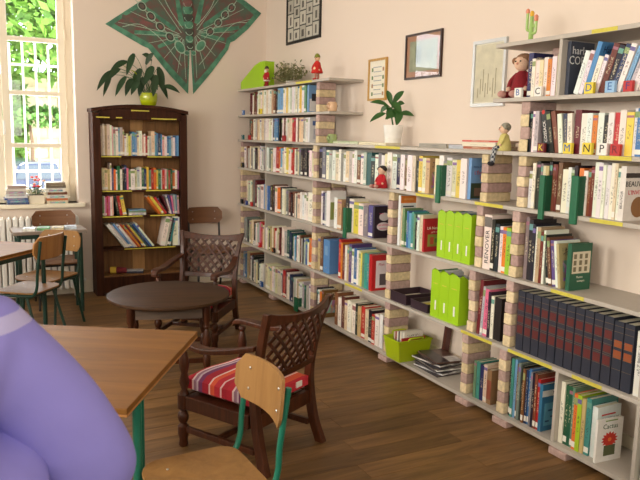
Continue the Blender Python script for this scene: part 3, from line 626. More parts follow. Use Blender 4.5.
o = PICK['beau']; relabel('beau', 'novel with bold black title and brown portrait at right frame edge'); o.color = rgb(228, 222, 216)
panel(o, .0, .17, .205, .228, (52, 44, 44)); title(o, 'BEAUVOIR', .036, .085, .175, (28, 26, 26)); title(o, 'L\'INVITÉE', .03, .085, .135, (206, 40, 60)); MB().ball((.10, 0, .065), .05, 12, (1, .012, 1)).build('cover_picture', 'paint', o, True, col=(142, 98, 54)); spine_title(o, 'BEAUVOIR', .018, .10, (30, 30, 30))
o = PICK['greenwhite']; relabel('greenwhite', 'green and white booklet with plant drawing leaning beside empty board')
o.color = rgb(30, 92, 66); panel(o, .012, .14, .09, .205, (222, 214, 190)); 
for k in range(9): panel(o, .02+(k % 3)*.04, .04+(k % 3)*.04, .10+(k//3)*.034, .125+(k//3)*.034, (120, 112, 84), d=.0010)
title(o, 'Plantes', .016, .07, .07, (226, 226, 206)); title(o, 'sauvages', .016, .08, .05, (226, 226, 206))
o = PICK['bluecover']; relabel('bluecover', 'blue book with seascape cover and white title left of divider'); o.color = rgb(48, 110, 146); D = o['D']; panel(o, 0, D, .20, .235, (214, 214, 210)); title(o, 'MER', .022, D*.5, .218, (60, 60, 70)); panel(o, .02, D-.02, .03, .16, (88, 152, 178))
for k in range(6): panel(o, .03+k*.02, .06+k*.02, .05+(k*37 % 60)/600, .06+(k*37 % 60)/600, (30, 74, 110), d=.001)
o = PICK['diapos']; relabel('diapos', 'white book with grey lettering behind the cactus book'); title(o, 'CHAPEAUX', .026, .09, .2, (120, 116, 120)); panel(o, .03, .13, .222, .23, (196, 60, 50))
o = make_book('book', 'white cactus book with a spiky red flower on its cover', G_NEAR, (XF+.012, 2.262, ZG+.0006), .014, .17, .225, (240, 238, 232), 'flatcover', 0, math.radians(-4))
title(o, 'Cactus', .036, .085, .185, (60, 96, 60)); panel(o, .05, .13, .212, .218, (120, 150, 60))
MB().prism([(.085+(.062 if k % 2 else .044)*math.cos(k*math.pi/14)*.9, .115+(.062 if k % 2 else .044)*math.sin(k*math.pi/14)*.7) for k in range(28)], -.0009, .0001, 'xz').build('cover_picture', 'paint', o, col=(202, 52, 36))
panel(o, .05, .125, .03, .085, (88, 96, 62), d=.0011); MB().ball((.085, -.0008, .115), .014, 10, (1, .02, .8)).build('cover_picture', 'paint', o, True, col=(232, 130, 60))
# --- books lying flat on the long board
def flat_book(label, px0, px1, z, T, D, col, x=XF+.05, rz=0, name='book', group='books lying flat on the long shelf'):
    a, b = y_at(px1, z), y_at(px0, z); L = b-a
    o = MB().prism([(0, 0), (D, 0), (D, .002), (.003, .002), (.003, T-.002), (D, T-.002), (D, T), (0, T)], 0, L, 'xy').xf(Matrix(((1,0,0,0),(0,0,1,0),(0,1,0,0),(0,0,0,1)))).build(name, 'cover', None, col=col)
    tag(o, label, 'book', group); o.location = (x, a, z+.0008); o.rotation_euler.z = rz
    MB().box(.0032, D-.004, .003, L-.003, .0022, T-.0022).build('pages', 'pages', o); return o
flat_book('green-edged book lying flat by the brick pillar', 326, 352, ZCc, .022, .14, (196, 204, 170)); flat_book('cream book lying flat left of the white pot', 353, 380, ZCc, .020, .14, (220, 210, 178))
flat_book('grey book lying flat right of the white pot', 413, 440, ZCc, .026, .15, (146, 140, 128)); flat_book('pale blue-grey book lying flat beside the red-topped pile', 441, 456, ZCc, .024, .14, (176, 182, 190), XF+.06)
pz = ZCc
for lb, T, c, q0, q1 in (('brown book at the bottom of the flat red-topped pile', .018, (158, 78, 40), 458, 492), ('cream book in the middle of the flat red-topped pile', .024, (226, 218, 196), 457, 490), ('red book on top of the flat pile', .012, (196, 70, 52), 457, 494)):
    flat_book(lb, q0, q1, pz, T, .16, c, XF+.04); pz += T+.001

# ================================================================== LETTER TILES, BOOKENDS, FILES
def tile(ch, px, z, bgc, fg, label, size=.045):
    y = y_at(px, z+.02, XF+.01)
    o = MB().box(0, .018, -size/2, size/2, 0, size).build('letter_tile', 'paint', None, False, .0015, col=bgc)
    tag(o, label, 'letter tile', 'alphabet tiles on the shelf fronts'); o.location = (XF+.006, y, z+.0006)
    if ch: lettering(ch, size*.95, (-.0006, 0, size*.5), '-x', 'paint', o, 1.1, col=fg)
    return o
KK = (24, 24, 28); WW = (238, 236, 230); YL = (232, 208, 60); BL = (40, 96, 168); RD = (190, 44, 44)
tile('A', 243, ZT2, BL, WW, 'blue letter tile at left end of far top shelf', .05); tile('B', 260, ZT2, YL, KK, 'yellow tile with black letter B on far top shelf', .055)
tile('C', 242.5, ZCc, (20, 96, 100), WW, 'teal letter tile on far second shelf', .05); tile('D', 249, ZCc, RD, KK, 'red letter tile beside the teal one', .048); tile('E', 283.5, ZCc, (160, 32, 40), (120, 20, 30), 'dark red letter tile mid far second shelf', .055)
tile('F', 242, ZD, KK, YL, 'black and yellow tile on far third shelf', .05); tile('G', 262, ZD, WW, KK, 'white tile with black letter G', .055); tile('H', 281, ZD, WW, KK, 'white tile with black letter H', .055)
tile('', 241.5, ZE, (28, 34, 40), WW, 'black tile at left end of far fourth shelf', .05); tile('I', 246, ZE, (40, 60, 130), WW, 'blue tile between black and red tiles', .045); tile('', 251, ZE, RD, WW, 'red tile on far fourth shelf', .045)
tile('O', 254, ZF, WW, KK, 'white tile with black letter O', .05); tile('P', 259, ZF, RD, WW, 'red tile with white letter P', .048); tile('R', 273, ZF, (30, 26, 24), (220, 130, 50), 'dark tile with orange letter on far fifth shelf', .05)
tile('S', 261, ZG, BL, WW, 'blue letter tile on the far bottom shelf', .055)
tile('B', 518, ZB_, WW, BL, 'white tile with blue letter B beside sitting doll', .052); tile('C', 538, ZB_, WW, KK, 'white tile with black letter C', .052)
tile('D', 589, ZB_, YL, BL, 'yellow tile with blue letter D', .055); tile('E', 610, ZB_, (150, 190, 226), BL, 'pale blue tile with letter E', .055); tile('F', 628, ZB_, RD, (60, 40, 120), 'red tile with letter F', .05)
tile('K', 541, ZCc, (110, 30, 34), YL, 'maroon tile with yellow letter K', .05); tile('M', 567.5, ZCc, YL, BL, 'yellow tile with blue letter M', .055); tile('N', 587, ZCc, YL, KK, 'yellow tile with black letter N', .058)
tile('P', 602, ZCc, WW, KK, 'white tile with black letter P', .058); tile('R', 615, ZCc, RD, (110, 20, 30), 'red tile with dark letter R', .055)
def bookend(px, z, h, label, w=.035):
    y = y_at(px, z+.1, XF+.01); o = thing('bookend', label, 'bookend', (XF+.006, y, z), 0, 'dark green metal bookends')
    MB().box(0, .016, -w/2, w/2, -.045, h).xf(Matrix.Translation((-.0235, 0, 0))).build('strip', 'paint', o, False, .003, col=(18, 100, 66))
    MB().box(-.0076, .12, -w/2, -w/2+.0015, .0006, h).build('plate', 'paint', o, col=(16, 84, 58))
bookend(441, ZD, .20, 'dark green bookend strip on the long shelf under pot', .04); bookend(347, ZE, .20, 'dark green bookend left of black pink-lettered book', .045)
bookend(545, ZD, .19, 'dark green bookend left of brown books, right unit', .034); bookend(577.5, ZD, .20, 'dark green bookend left of the orange book', .044)
bookend(298, ZG, .085, 'low dark green bookend on the far bottom shelf', .07)
def file_box(ya, yb, z, h, label, papers, group):
    T = ya-yb-.002; D = .24; o = thing('magazine_file', label, 'magazine file', (XF+.022, yb, z+.0006), 0, group)
    prof = [(0, 0), (D, 0), (D, h*.55), (D*.55, h*.72), (D*.25, h*.93), (D*.1, h), (0, h*.96)]
    MB().prism(prof, 0, .003, 'xz').build('side_panel', 'lime', o); MB().prism(prof, T-.003, T, 'xz').build('side_panel', 'lime', o)
    c = [(.003, 0), (T-.003, 0), (T-.003, h*.95)]+[(.003+(T-.006)*(1-k/6), h*(.95+.05*math.sin(math.pi*k/6))) for k in range(1, 6)]+[(.003, h*.95)]
    MB().prism(c, 0, .003, 'yz').build('front_panel', 'lime', o); MB().box(.003, D, .003, T-.003, 0, .003).build('bottom', 'lime', o); MB().box(D-.003, D, .003, T-.003, .003, h*.55).build('back_panel', 'lime', o)
    MB().box(-.0008, .001, T*.35, T*.5, h*.16, h*.36).build('sticker', 'white', o); MB().box(-.0008, .001, T*.25, T*.75, h*.7, h*.715).build('print_line', 'label', o)
    if papers:
        for k in range(4): MB().box(.01, .2, .006+k*(T-.012)/4, .006+(k+.85)*(T-.012)/4, .004, h*(.93+.03*(k % 2)) if papers == 2 else h*.86).build('magazine', 'paint', o, col=rnd.choice([(230, 230, 228), (70, 130, 180), (90, 150, 90), (236, 236, 232), (206, 190, 60)]))
M['lime'] = plain('lime_card', (160, 206, 24), .45, .04, 10)
ys = [3.66, 3.575, 3.49, 3.405, 3.32]
for k in range(4): file_box(ys[k], ys[k+1], ZE, .315 if k else .31, ('leftmost', 'second from left', 'third from left', 'rightmost')[k]+' lime green magazine file on the fourth shelf', 2, 'lime files on the upper row')
ys = [3.70, 3.605, 3.51, 3.40]
for k in range(3): file_box(ys[k], ys[k+1], ZF, .325, ('left', 'middle', 'right')[k]+' lime magazine file on the shelf beside dark trays', 1 if k else 2, 'lime files on the lower row')
# blue folder
o = MB().prism([(0, 0), (.22, 0), (.22, .11), (.2, .115), (0, .115)], 0, .295, 'xy').build('ring_binder', 'paint', None, False, .006, col=(88, 136, 190)); tag(o, 'tall sky-blue ring binder left of the coloured picture books', 'binder'); o.location = (XF+.025, 5.165, ZF+.0006)
MB().box(-.001, .001, .03, .085, .16, .24).build('spine_label', 'paint', o, col=(120, 160, 200)); MB().lathe([(.011, -.001), (.011, .001)], 12, (-.001, .057, .05), None).xf(Matrix.Identity(4)).build('finger_ring', 'metal', o)

# ================================================================== THINGS ON THE SHELVES
# dark trays, basket of books, magazines
M['tray'] = plain('dark_plastic_mesh', (52, 34, 44), .45, .1, 30)
def tray(label, yc, x0, z, w, d, h, rz=0):
    t = thing('desk_tray', label, 'tray', (x0, yc, z+.0006), rz, 'dark desk trays')
    MB().box(0, d, -w/2, w/2, 0, .004).build('bottom', 'tray', t)
    for a, b, c, e in ((0, .004, -w/2, w/2), (d-.004, d, -w/2, w/2), (.004, d-.004, -w/2, -w/2+.004), (.004, d-.004, w/2-.004, w/2)):
        MB().box(a, b, c, e, .004, h).build('side', 'tray', t)
    MB().box(-.004, d+.004, -w/2-.004, -w/2+.004, h, h+.005).build('rim', 'tray', t); MB().box(-.004, d+.004, w/2-.004, w/2+.004, h, h+.005).build('rim', 'tray', t)
    MB().box(-.004, .004, -w/2+.004, w/2-.004, h, h+.005).build('rim', 'tray', t); MB().box(d-.004, d+.004, -w/2+.004, w/2-.004, h, h+.005).build('rim', 'tray', t)
    MB().box(.01, d-.01, -w/2+.01, w/2-.01, .0045, .03).build('paper_stack', 'pages', t); MB().box(.03, d-.05, -w/2+.03, w/2-.05, .0305, .033).build('leaflet', 'label', t)
tray('dark plastic desk tray with papers left of smaller tray', 4.085, XF+.02, ZF, .20, .26, .07); tray('smaller dark desk tray touching the lime files', 3.84, XF+.03, ZF, .20, .22, .055)
def basket():
    M['limeplastic'] = plain('lime_plastic', (170, 190, 20), .35, .04, 10)
    t = thing('plastic_basket', 'lime green plastic basket full of books on the bottom shelf', 'basket', (XF-.055, 4.05, ZG+.0006), 0)
    w0, w1, d0, d1, h = .085, .10, .125, .145, .155
    cx = .15; n = 0
    def ring(w, d, z): return [(cx-d, -w, z), (cx+d, -w, z), (cx+d, w, z), (cx-d, w, z)]
    o, i = [ring(w0, d0, 0), ring(w1, d1, h)], [ring(w0-.006, d0-.006, .006), ring(w1-.006, d1-.006, h)]
    vs = o[0]+o[1]+i[0]+i[1]; fs = [(3, 2, 1, 0), (8, 9, 10, 11)]
    for k in range(4):
        q = (k+1) % 4; fs += [(k, q, 4+q, 4+k), (8+q, 8+k, 12+k, 12+q), (4+k, 4+q, 12+q, 12+k)]
    MB().add(vs, fs).build('tub', 'limeplastic', t, False, .004)
    MB().tube([Vector((a, b, h)) for a, b in ((cx-d1, -w1), (cx+d1, -w1), (cx+d1, w1), (cx-d1, w1), (cx-d1, -w1))], .007, 8).build('rim', 'limeplastic', t, True)
    for s in (-1, 1):
        MB().tube(curve_pts([(cx-.06, s*w1, h), (cx-.05, s*(w1+.012), h+.022), (cx+.05, s*(w1+.012), h+.022), (cx+.06, s*w1, h)], 5), .007, 8).build('handle', 'limeplastic', t, True)
    yb = 4.05
    for k, (T, Hh, c, lb) in enumerate(((.02, .17, (206, 190, 170), 'cream book at the left of the lime basket'), (.03, .175, (150, 44, 44), 'red book second in the lime basket'), (.018, .18, (226, 222, 212), 'white book third in the lime basket'), (.03, .185, (80, 76, 78), 'dark grey book in the middle of the lime basket'),
                                       (.022, .19, (222, 214, 196), 'ivory book right of the grey one in the basket'), (.03, .19, (196, 190, 182), 'pale grey book in the lime basket'), (.024, .195, (232, 226, 214), 'off-white book at the right of the lime basket'))):
        b = make_book('book', lb, 'books in the lime basket', (XF+.02, yb+.052-k*.0195, ZG+.0085), .0185, .16, Hh+.01, c)
    b = make_book('book', 'wide red book standing at the near side of the lime basket', 'books in the lime basket', (0, 0, 0), .014, .20, .165, (168, 34, 36), 'flatcover'); b.location = (XF-.005, yb-.078, ZG+.0085)
    b = make_book('book', 'tall maroon book leaning against the wall behind the basket', 'books in the lime basket', (XF+.265, yb-.20, ZG+.001), .03, .045, .30, (84, 40, 34), 'flatcover', math.radians(8))
basket()
M['mag'] = by_object('magazine_print', .3, .5, 14)
zz = ZG+.0006
for k in range(9):
    c = [(60, 52, 54), (206, 206, 208), (88, 84, 90), (224, 222, 218), (120, 112, 108), (54, 52, 60), (214, 212, 210), (92, 76, 70), (96, 72, 62)][k]; yc = 3.76+rnd.uniform(-.015, .015); rz = math.radians(rnd.uniform(-16, 14))
    o = MB().box(-.10, .10, -.14, .14, 0, .0095).build('magazine', 'mag', None, col=c); o.location = (XF+.155+rnd.uniform(-.015, .01), yc, zz); o.rotation_euler.z = rz
    MB().box(-.099, .0, -.139, .139, .0098, .0102).build('cover_photo', 'mag', o, col=(70, 62, 64)); MB().box(.0, .097, -.139, -.03, .0098, .0102).build('cover_photo', 'mag', o, col=(190, 186, 184))
    tag(o, f"{['lowest', 'second lowest', 'third lowest', 'fourth', 'middle', 'sixth', 'third from top', 'second from top', 'topmost dark'][k]} glossy magazine in the messy pile beside the lime basket", 'magazine', 'magazines in the messy pile'); zz += .0108
# plants
def leaf_mesh(L, Wd, droop, fold=.25, n=6):
    mb = MB(); vs = []
    for i in range(n+1):
        t = i/n; w = Wd*math.sin(math.pi*min(1, t*.96+.04))**.8*(1-.35*t); x = L*t; z = -droop*t*t
        vs += [(x, -w, z+abs(w)*fold), (x, 0, z), (x, w, z+abs(w)*fold)]
    fs = []
    for i in range(n):
        a = i*3; fs += [(a, a+3, a+4, a+1), (a+1, a+4, a+5, a+2)]
    return mb.add(vs, fs)
def plant_leaf(root, base, az, el, L, Wd, droop, mat, stem_r=.003, stem_mat=None, roll=0):
    base = Vector(base); d = Vector((math.cos(az)*math.cos(el), math.sin(az)*math.cos(el), math.sin(el)))
    S = L*.75; tip = base+d*S
    MB().tube(curve_pts([base, base+d*S*.5+Vector((0, 0, .01)), tip], 4), stem_r, 6).build('stem', stem_mat or mat, root, True)
    o = leaf_mesh(L, Wd, droop).build('leaf', mat, root, True); o.location = tip; o.rotation_euler = (roll, -el*.5, az)
def blade(root, p0, p1, wd, mat, sag=.02, nrm=(0, -1, .25), stem=None, n=7):
    """a leaf blade from p0 to p1, bowed along nrm, on a stem that starts at stem"""
    p0, p1, nrm = Vector(p0), Vector(p1), Vector(nrm).normalized(); d = p1-p0; side = d.cross(nrm).normalized(); up = side.cross(d).normalized(); vs = []
    for i in range(n+1):
        t = i/n; c = p0+d*t+Vector((0, 0, 1))*sag*4*t*(1-t); w = wd*(math.sin(math.pi*min(1, .06+.94*t))**.75)*(1-.25*t)
        if i == n: w = .0006
        vs += [c-side*w+up*w*.25, c, c+side*w+up*w*.25]
    fs = []
    for i in range(n): a = i*3; fs += [(a, a+1, a+4, a+3), (a+1, a+2, a+5, a+4)]
    MB().add(vs, fs).build('leaf', mat, root, True)
    if stem is not None:
        st = Vector(stem); mid = (st+p0)/2+Vector((0, 0, (p0-st).length*.18)); MB().tube(curve_pts([st, mid, p0], 4), .0026, 6).build('stem', 'leaf', root, True)
def lathe_pot(root, prof, mat, n=20, soil=None):
    MB().lathe(prof, n).build('pot', mat, root, True)
    if soil: MB().lathe([(.001, soil[1]-.004), (soil[0], soil[1]-.002), (soil[0]*.9, soil[1]), (.001, soil[1]+.003)], 16).build('soil', 'soil', root)
CASE_TOP = 1.928
p = thing('potted_plant', 'drooping dark-leaved plant in a lime pot on the bookcase', 'plant', (1.725, YB-.13, CASE_TOP-.003), 0)
M['limepot'] = plain('lime_glazed_pot', (176, 190, 24), .2, .03, 8, 0, 0, .5, .5)
lathe_pot(p, [(.066, 0), (.076, .01), (.088, .05), (.09, .115), (.087, .125), (.08, .125), (.079, .105), (.02, .1)], 'limepot', 22, (.077, .108))
r = random.Random(5)
for k, (ax_, ay_, bx_, by_, w_) in enumerate(((113, 74, 99, 93, 3.4), (113, 77, 105, 98, 3.2), (129, 64, 112, 75, 3.8), (134, 57, 126, 78, 4.0), (125, 79, 114, 98, 3.4), (141, 70, 133, 90, 4.6), (132, 80, 125, 97, 4.2), (151, 68, 142, 86, 5.0), (156, 68, 160, 92, 5.4), (160, 86, 176, 92, 3.6),
     (152, 62, 142, 57, 3.4), (137, 82, 129, 96, 4.2), (153, 76, 149, 97, 4.8), (146, 66, 153, 55, 3.2), (143, 78, 138, 97, 4.6), (157, 80, 166, 98, 4.2), (147, 74, 155, 90, 4.6), (120, 72, 108, 84, 3.2))):
    yo = r.uniform(-.11, .03); f = .0106; w_ *= .85; blade(p, ((ax_-148)*f, yo, (104.5-ay_)*f), ((bx_-148)*f, yo-.03, (104.5-by_)*f), w_*f, 'leafdark', .02, (r.uniform(-.3, .3), -1, .35), (r.uniform(-.03, .03), r.uniform(-.03, .03), .10))
for k, (dx, dz) in enumerate(((-.22, .36), (-.17, .33), (-.12, .30))):
    MB().tube(curve_pts([(-.02, 0, .1), (dx*.5, -.02, dz*.6), (dx, -.02, dz)], 5), .0022, 6).build('flower_stem', 'leaf', p, True)
    o = leaf_mesh(.09, .018, .02).build('spathe', 'limepot', p, True); o.location = (dx, -.02, dz); o.rotation_euler = (0, math.radians(-40), math.radians(150+30*k))
p = thing('potted_plant', 'green plant in a ribbed white pot on the long shelf', 'plant', (XF+.17, 4.46, ZCc+.0006), 0)
lathe_pot(p, [(.055, 0), (.06, .004), (.064, .05), (.066, .055), (.064, .06), (.069, .10), (.071, .105), (.07, .11), (.076, .15), (.074, .153), (.067, .15), (.06, .13)], 'white', 24, (.066, .138))
MB().tube(curve_pts([(0, 0, .13), (-.01, .01, .2), (-.02, .02, .27)], 5), .006, 8).build('main_stem', 'leaf', p, True)
for k, (ax_, ay_, bx_, by_, w_, dn) in enumerate(((388, 105, 383, 92, 3.2, -.02), (390, 104, 400.5, 92, 3.4, .02), (384, 106, 367, 104, 2.6, -.03), (382, 114, 367, 123, 2.8, -.06), (388, 104, 398, 114, 4.6, -.05), (397, 114, 411, 116, 3.0, .0), (393, 114, 382, 120, 4.0, -.06), (397, 112, 393, 126, 4.4, -.06),
     (384, 108, 378, 114, 2.6, .03), (386, 110, 380, 108, 3.2, .04), (394, 106, 402, 104, 2.8, .05), (390, 110, 396, 122, 4.0, .02), (389, 108, 385, 120, 3.6, .05))):
    f = .0077; R_ = Vector((.888, -.459, 0)); N_d = Vector((.459, .888, 0))
    A_ = R_*(ax_-391)*f+N_d*dn*.5+Vector((0, 0, (145-ay_)*f)); B_ = R_*(bx_-391)*f+N_d*dn+Vector((0, 0, (145-by_)*f))
    blade(p, A_, B_, w_*f, 'leaf', .012, (-.46+rnd.uniform(-.2, .2), -.89, .35), (-.01, .01, min(.25, max(.16, A_.z-.03))))
p = thing('dry_plant', 'bushy olive dried plant on the far unit beside green box', 'plant', (XF+.16, 6.28, ZT1+.0006), 0)
M['olive'] = plain('dry_olive_leaf', (112, 112, 72), .8, .35, 40)
MB().lathe([(.05, 0), (.06, .02), (.065, .04), (.055, .04), (.05, .03)], 14).build('dish', 'board', p, True)
mb = MB(); r = random.Random(9); 
for k in range(60):
    az = r.uniform(0, 6.28); el = r.uniform(.1, 1.5); L = r.uniform(.16, .26); d = Vector((math.cos(az)*math.cos(el)*.75, math.sin(az)*math.cos(el)*1.5, math.sin(el)*.95))
    if k < 22: MB().tube([(0, 0, .03), d*L*.6+Vector((0, 0, .03)), d*L+Vector((0, 0, .03))], .002, 5).build('stem', 'olive', p)
    for j in range(7):
        q = d*L*(.45+.09*j)+Vector((r.uniform(-.015, .015), r.uniform(-.02, .02), .03+r.uniform(-.015, .015))); a = Vector((r.gauss(0, 1), r.gauss(0, 1), r.gauss(0, 1))).normalized(); b = a.cross(Vector((r.gauss(0, 1), 1, r.gauss(0, 1)))).normalized(); s = r.uniform(.012, .022)
        mb.add([q-a*s, q+b*s*.5, q+a*s, q-b*s*.5], [(0, 1, 2, 3)])
mb.build('small_leaves', 'olive', p, kind='stuff')
# lime cardboard file lying in the corner on top of the far unit
g = thing('magazine_file', 'lime green card file lying on its back on the far unit', 'magazine file', (XF+.01, 6.62, ZT1+.0006), 0)
pr = [(0, 0), (.66, 0), (.66, .075), (.26, .225), (.12, .25), (0, .25)]
pr = [(a, b) for a, b in pr]
MB().prism(pr, 0, .004, 'yz').build('side_panel', 'lime', g); MB().prism(pr, .106, .11, 'yz').build('side_panel', 'lime', g)
MB().box(.004, .106, 0, .66, 0, .004).build('bottom', 'lime', g); MB().box(.004, .106, 0, .004, .004, .25).build('end_panel', 'lime', g); MB().box(.004, .106, .656, .66, .004, .07).build('front_lip', 'lime', g)
# figures
def santa(label, loc, h, rz, cap, skirt=False, cat='figurine'):
    t = thing('figurine', label, cat, loc, rz); s = h/.22
    def b(name, mb, c, mat='fabric', sm=True): return mb.xf(Matrix.Scale(s, 4)).build(name, mat, t, sm, 0, False, c)
    if skirt:
        for q in (-1, 1):
            b('leg', MB().tube([(q*.018, 0, .075), (q*.018, 0, .02)], .009, 8), (196, 130, 110)); b('shoe', MB().ball((q*.02-.008, 0, .010), .016, 10, (1.5, 1, .6)), (190, 36, 30))
        b('dress', MB().lathe([(.046, .06), (.05, .065), (.034, .11), (.022, .15), (.012, .158)], 14), (198, 44, 34)); b('apron', MB().ball((-.034, 0, .085), .016, 10, (.5, 1, 1.5)), (226, 200, 160))
    else:
        for q in (-1, 1): b('leg', MB().tube([(0, q*.015, .07), (0, q*.015, .012)], .012, 8), (140, 30, 30)); b('shoe', MB().ball((-.008, q*.017, .010), .015, 10, (1.4, 1, .65)), (150, 30, 30))
        b('coat', MB().lathe([(.034, .055), (.036, .06), (.031, .1), (.027, .14), (.012, .155)], 14), (164, 32, 36)); b('hem', MB().lathe([(.036, .052), (.039, .058), (.036, .066)], 14), (232, 220, 206))
        b('beard', MB().ball((-.018, 0, .158), .02, 10, (.7, 1, .8)), (236, 226, 210))
    for q in (-1, 1): b('arm', MB().tube(curve_pts([(0, q*.022, .14), (-.008, q*.036, .115), (-.016, q*.036, .09)], 4), [.009]*8+[.008], 8), (180, 40, 36)); b('hand', MB().ball((-.018, q*.036, .083), .008, 8), (222, 180, 150))
    b('head', MB().ball((0, 0, .178), .023, 12), (222, 178, 148)); b('nose', MB().ball((-.024, 0, .178), .004, 8), (200, 130, 110))
    for q in (-1, 1): b('eye', MB().ball((-.0205, q*.008, .184), .003, 8), (30, 24, 24), 'gloss')
    b('cap', MB().lathe([(.025, .186), (.024, .195), (.017, .21), (.006, .219)], 12), cap); return t
santa('small red-coated figure with white beard before the lime file', (XF+.012-.035+.04, 6.57, ZT1+.0006), .20, math.radians(20), (70, 60, 40))
santa('doll in red dress and green cap on the far unit', (XF+.08, 5.58, ZT1+.0006), .235, math.radians(25), (126, 134, 50), True)
def mug(label, loc, c, kind):
    t = thing(kind, label, 'ornament', loc, math.radians(200))
    MB().lathe([(.03, 0), (.036, .004), (.042, .03), (.040, .065), (.034, .078), (.030, .078), (.028, .07)], 16).build('body', 'gloss', t, True, col=c)
    MB().tube(curve_pts([(.038, 0, .06), (.06, 0, .055), (.062, 0, .03), (.04, 0, .018)], 4), .006, 8).build('handle', 'gloss', t, True, col=c)
    MB().ball((-.028, .02, .045), .012, 8).build('painted_face', 'gloss', t, True, col=(150, 90, 60)); MB().ball((-.036, -.006, .05), .005, 8).build('painted_eye', 'gloss', t, True, col=(40, 30, 28))
mug('cream animal-faced jug in front of the top brick pillar', (XF+.048-.09+.01+.08, 5.22, ZT2+.0006), (222, 184, 148), 'ceramic_jug'); mug('green and cream patterned mug beside the brick pillar', (XF+.06, 5.23, ZCc+.0006), (150, 168, 110), 'ceramic_mug')
# cactus ornament with flower tips
t = thing('cactus_ornament', 'small green cactus-shaped ornament with orange tips on top board', 'ornament', (XF+.12, 3.02, ZA+.0006), 0)
MB().lathe([(.022, 0), (.022, .01), (.014, .02), (.013, .08), (.011, .14), (.006, .15)], 12).build('trunk', 'gloss', t, True, col=(158, 192, 110))
for s, z, hh in ((-1, .05, .13), (1, .07, .17), (-1, .09, .12)): MB().tube(curve_pts([(0, 0, z), (0, s*.03, z+.005), (0, s*.034, z+.03), (0, s*.034, hh)], 4), .008, 8).build('branch', 'gloss', t, True, col=(166, 198, 116)); MB().ball((0, s*.034, hh+.006), .013, 8, (1, .8, 1.2)).build('flower', 'gloss', t, True, col=(222, 140, 110))
MB().ball((0, 0, .158), .014, 8, (1, .8, 1.3)).build('flower', 'gloss', t, True, col=(236, 186, 60))
def rag_doll(label, loc, rz, dress, plaid=None, hair=(120, 80, 50), s=1.0, sit=True, hatted=False):
    t = thing('rag_doll', label, 'doll', loc, rz)
    def b(name, mb, c, mat='fabric', sm=True): return mb.xf(Matrix.Scale(s, 4)).build(name, mat, t, sm, 0, False, c if not isinstance(mat, bpy.types.Material) else None)
    b('body', MB().lathe([(.05, .0), (.055, .01), (.045, .06), (.03, .11), (.014, .125)], 14), dress)
    for q in (-1, 1):
        b('leg', MB().tube(curve_pts([(-.02, q*.022, .02), (-.06, q*.026, .016), (-.075, q*.028, -.05), (-.075, q*.028, -.085)] if not sit else [(-.02, q*.022, .018), (-.06, q*.026, .016), (-.085, q*.028, .014)], 4), .016, 8), (0, 0, 0) if plaid else dress, M['plaid'] if plaid else 'fabric')
        b('foot', MB().ball((-.085, q*.03, -.095) if not sit else (-.095, q*.03, .018), .02, 8, (1.2, .9, .8)), (40, 36, 40) if plaid else (200, 150, 140))
        b('arm', MB().tube(curve_pts([(0, q*.026, .11), (-.012, q*.05, .08), (-.03, q*.046, .05)], 4), .011, 8), dress); b('hand', MB().ball((-.032, q*.046, .044), .011, 8), (226, 186, 160))
    b('head', MB().ball((-.004, 0, .155), .036, 14), (228, 190, 162)); b('nose', MB().ball((-.04, 0, .152), .005, 8), (210, 140, 120))
    for q in (-1, 1): b('eye', MB().ball((-.0365, q*.012, .162), .004, 8), (30, 26, 26), 'gloss')
    b('hair', MB().ball((.006, 0, .168), .038, 12, (1, 1.08, .85)), hair)
    for q in (-1, 1): b('hair_bunch', MB().ball((.0, q*.042, .168), .016, 8), hair)
    return t
m_, N_, L_, b_ = new_mat('plaid_cloth'); b_.inputs['Roughness'].default_value = .95
tc_ = N_.new('ShaderNodeTexCoord'); ck = N_.new('ShaderNodeTexChecker'); ck.inputs['Scale'].default_value = 70; ck.inputs[1].default_value = rgb(52, 58, 70); ck.inputs[2].default_value = rgb(186, 188, 190); L_.new(tc_.outputs['Object'], ck.inputs[0]); L_.new(ck.outputs[0], b_.inputs['Base Color']); M['plaid'] = m_
rag_doll('rag doll with red dress and ruffled brown hair sitting on top shelf', (XF+.150, 3.098, ZB_+.001), math.radians(10), (132, 28, 38), None, (150, 110, 82), 1.3)
rag_doll('grey rag doll with checked trousers dangling over the long board end', (XF+.05, 3.105, ZCc+.001), math.radians(-35), (206, 194, 120), True, (150, 146, 130), .80, False)
rag_doll('little red rag doll with black shoes hanging on the shelf edge', (XF-.018, 4.30, ZD+.001), math.radians(10), (186, 34, 44), None, (40, 30, 28), .82)
# flower plant, stacks of books on the sill
p = thing('flowering_plant', 'red and orange flowering plant in a cream trough on the sill', 'plant', (.635, YB+.04, WZ0+.0006), 0)
MB().box(-.075, .075, -.05, .05, 0, .085).build('pot', 'trim', p, False, .006); MB().box(-.068, .068, -.043, .043, .084, .09).build('soil', 'soil', p)
r = random.Random(3)
for k in range(18):
    plant_leaf(p, (r.uniform(-.05, .05), r.uniform(-.03, .03), .085), r.uniform(0, 6.28), r.uniform(.3, 1.4), r.uniform(.06, .10), .022, .02, 'leaf', .002)
for k in range(9):
    x, yq, z = r.uniform(-.08, .08), r.uniform(-.05, .03), r.uniform(.17, .27); MB().tube([(x*.5, 0, .09), (x, yq, z)], .0018, 5).build('flower_stem', 'leaf', p)
    MB().ball((x, yq, z), r.uniform(.014, .02), 8, (1, 1, .6)).build('flower', 'paint', p, True, col=rnd.choice([(222, 60, 50), (236, 120, 60), (226, 80, 110), (240, 180, 80)]))
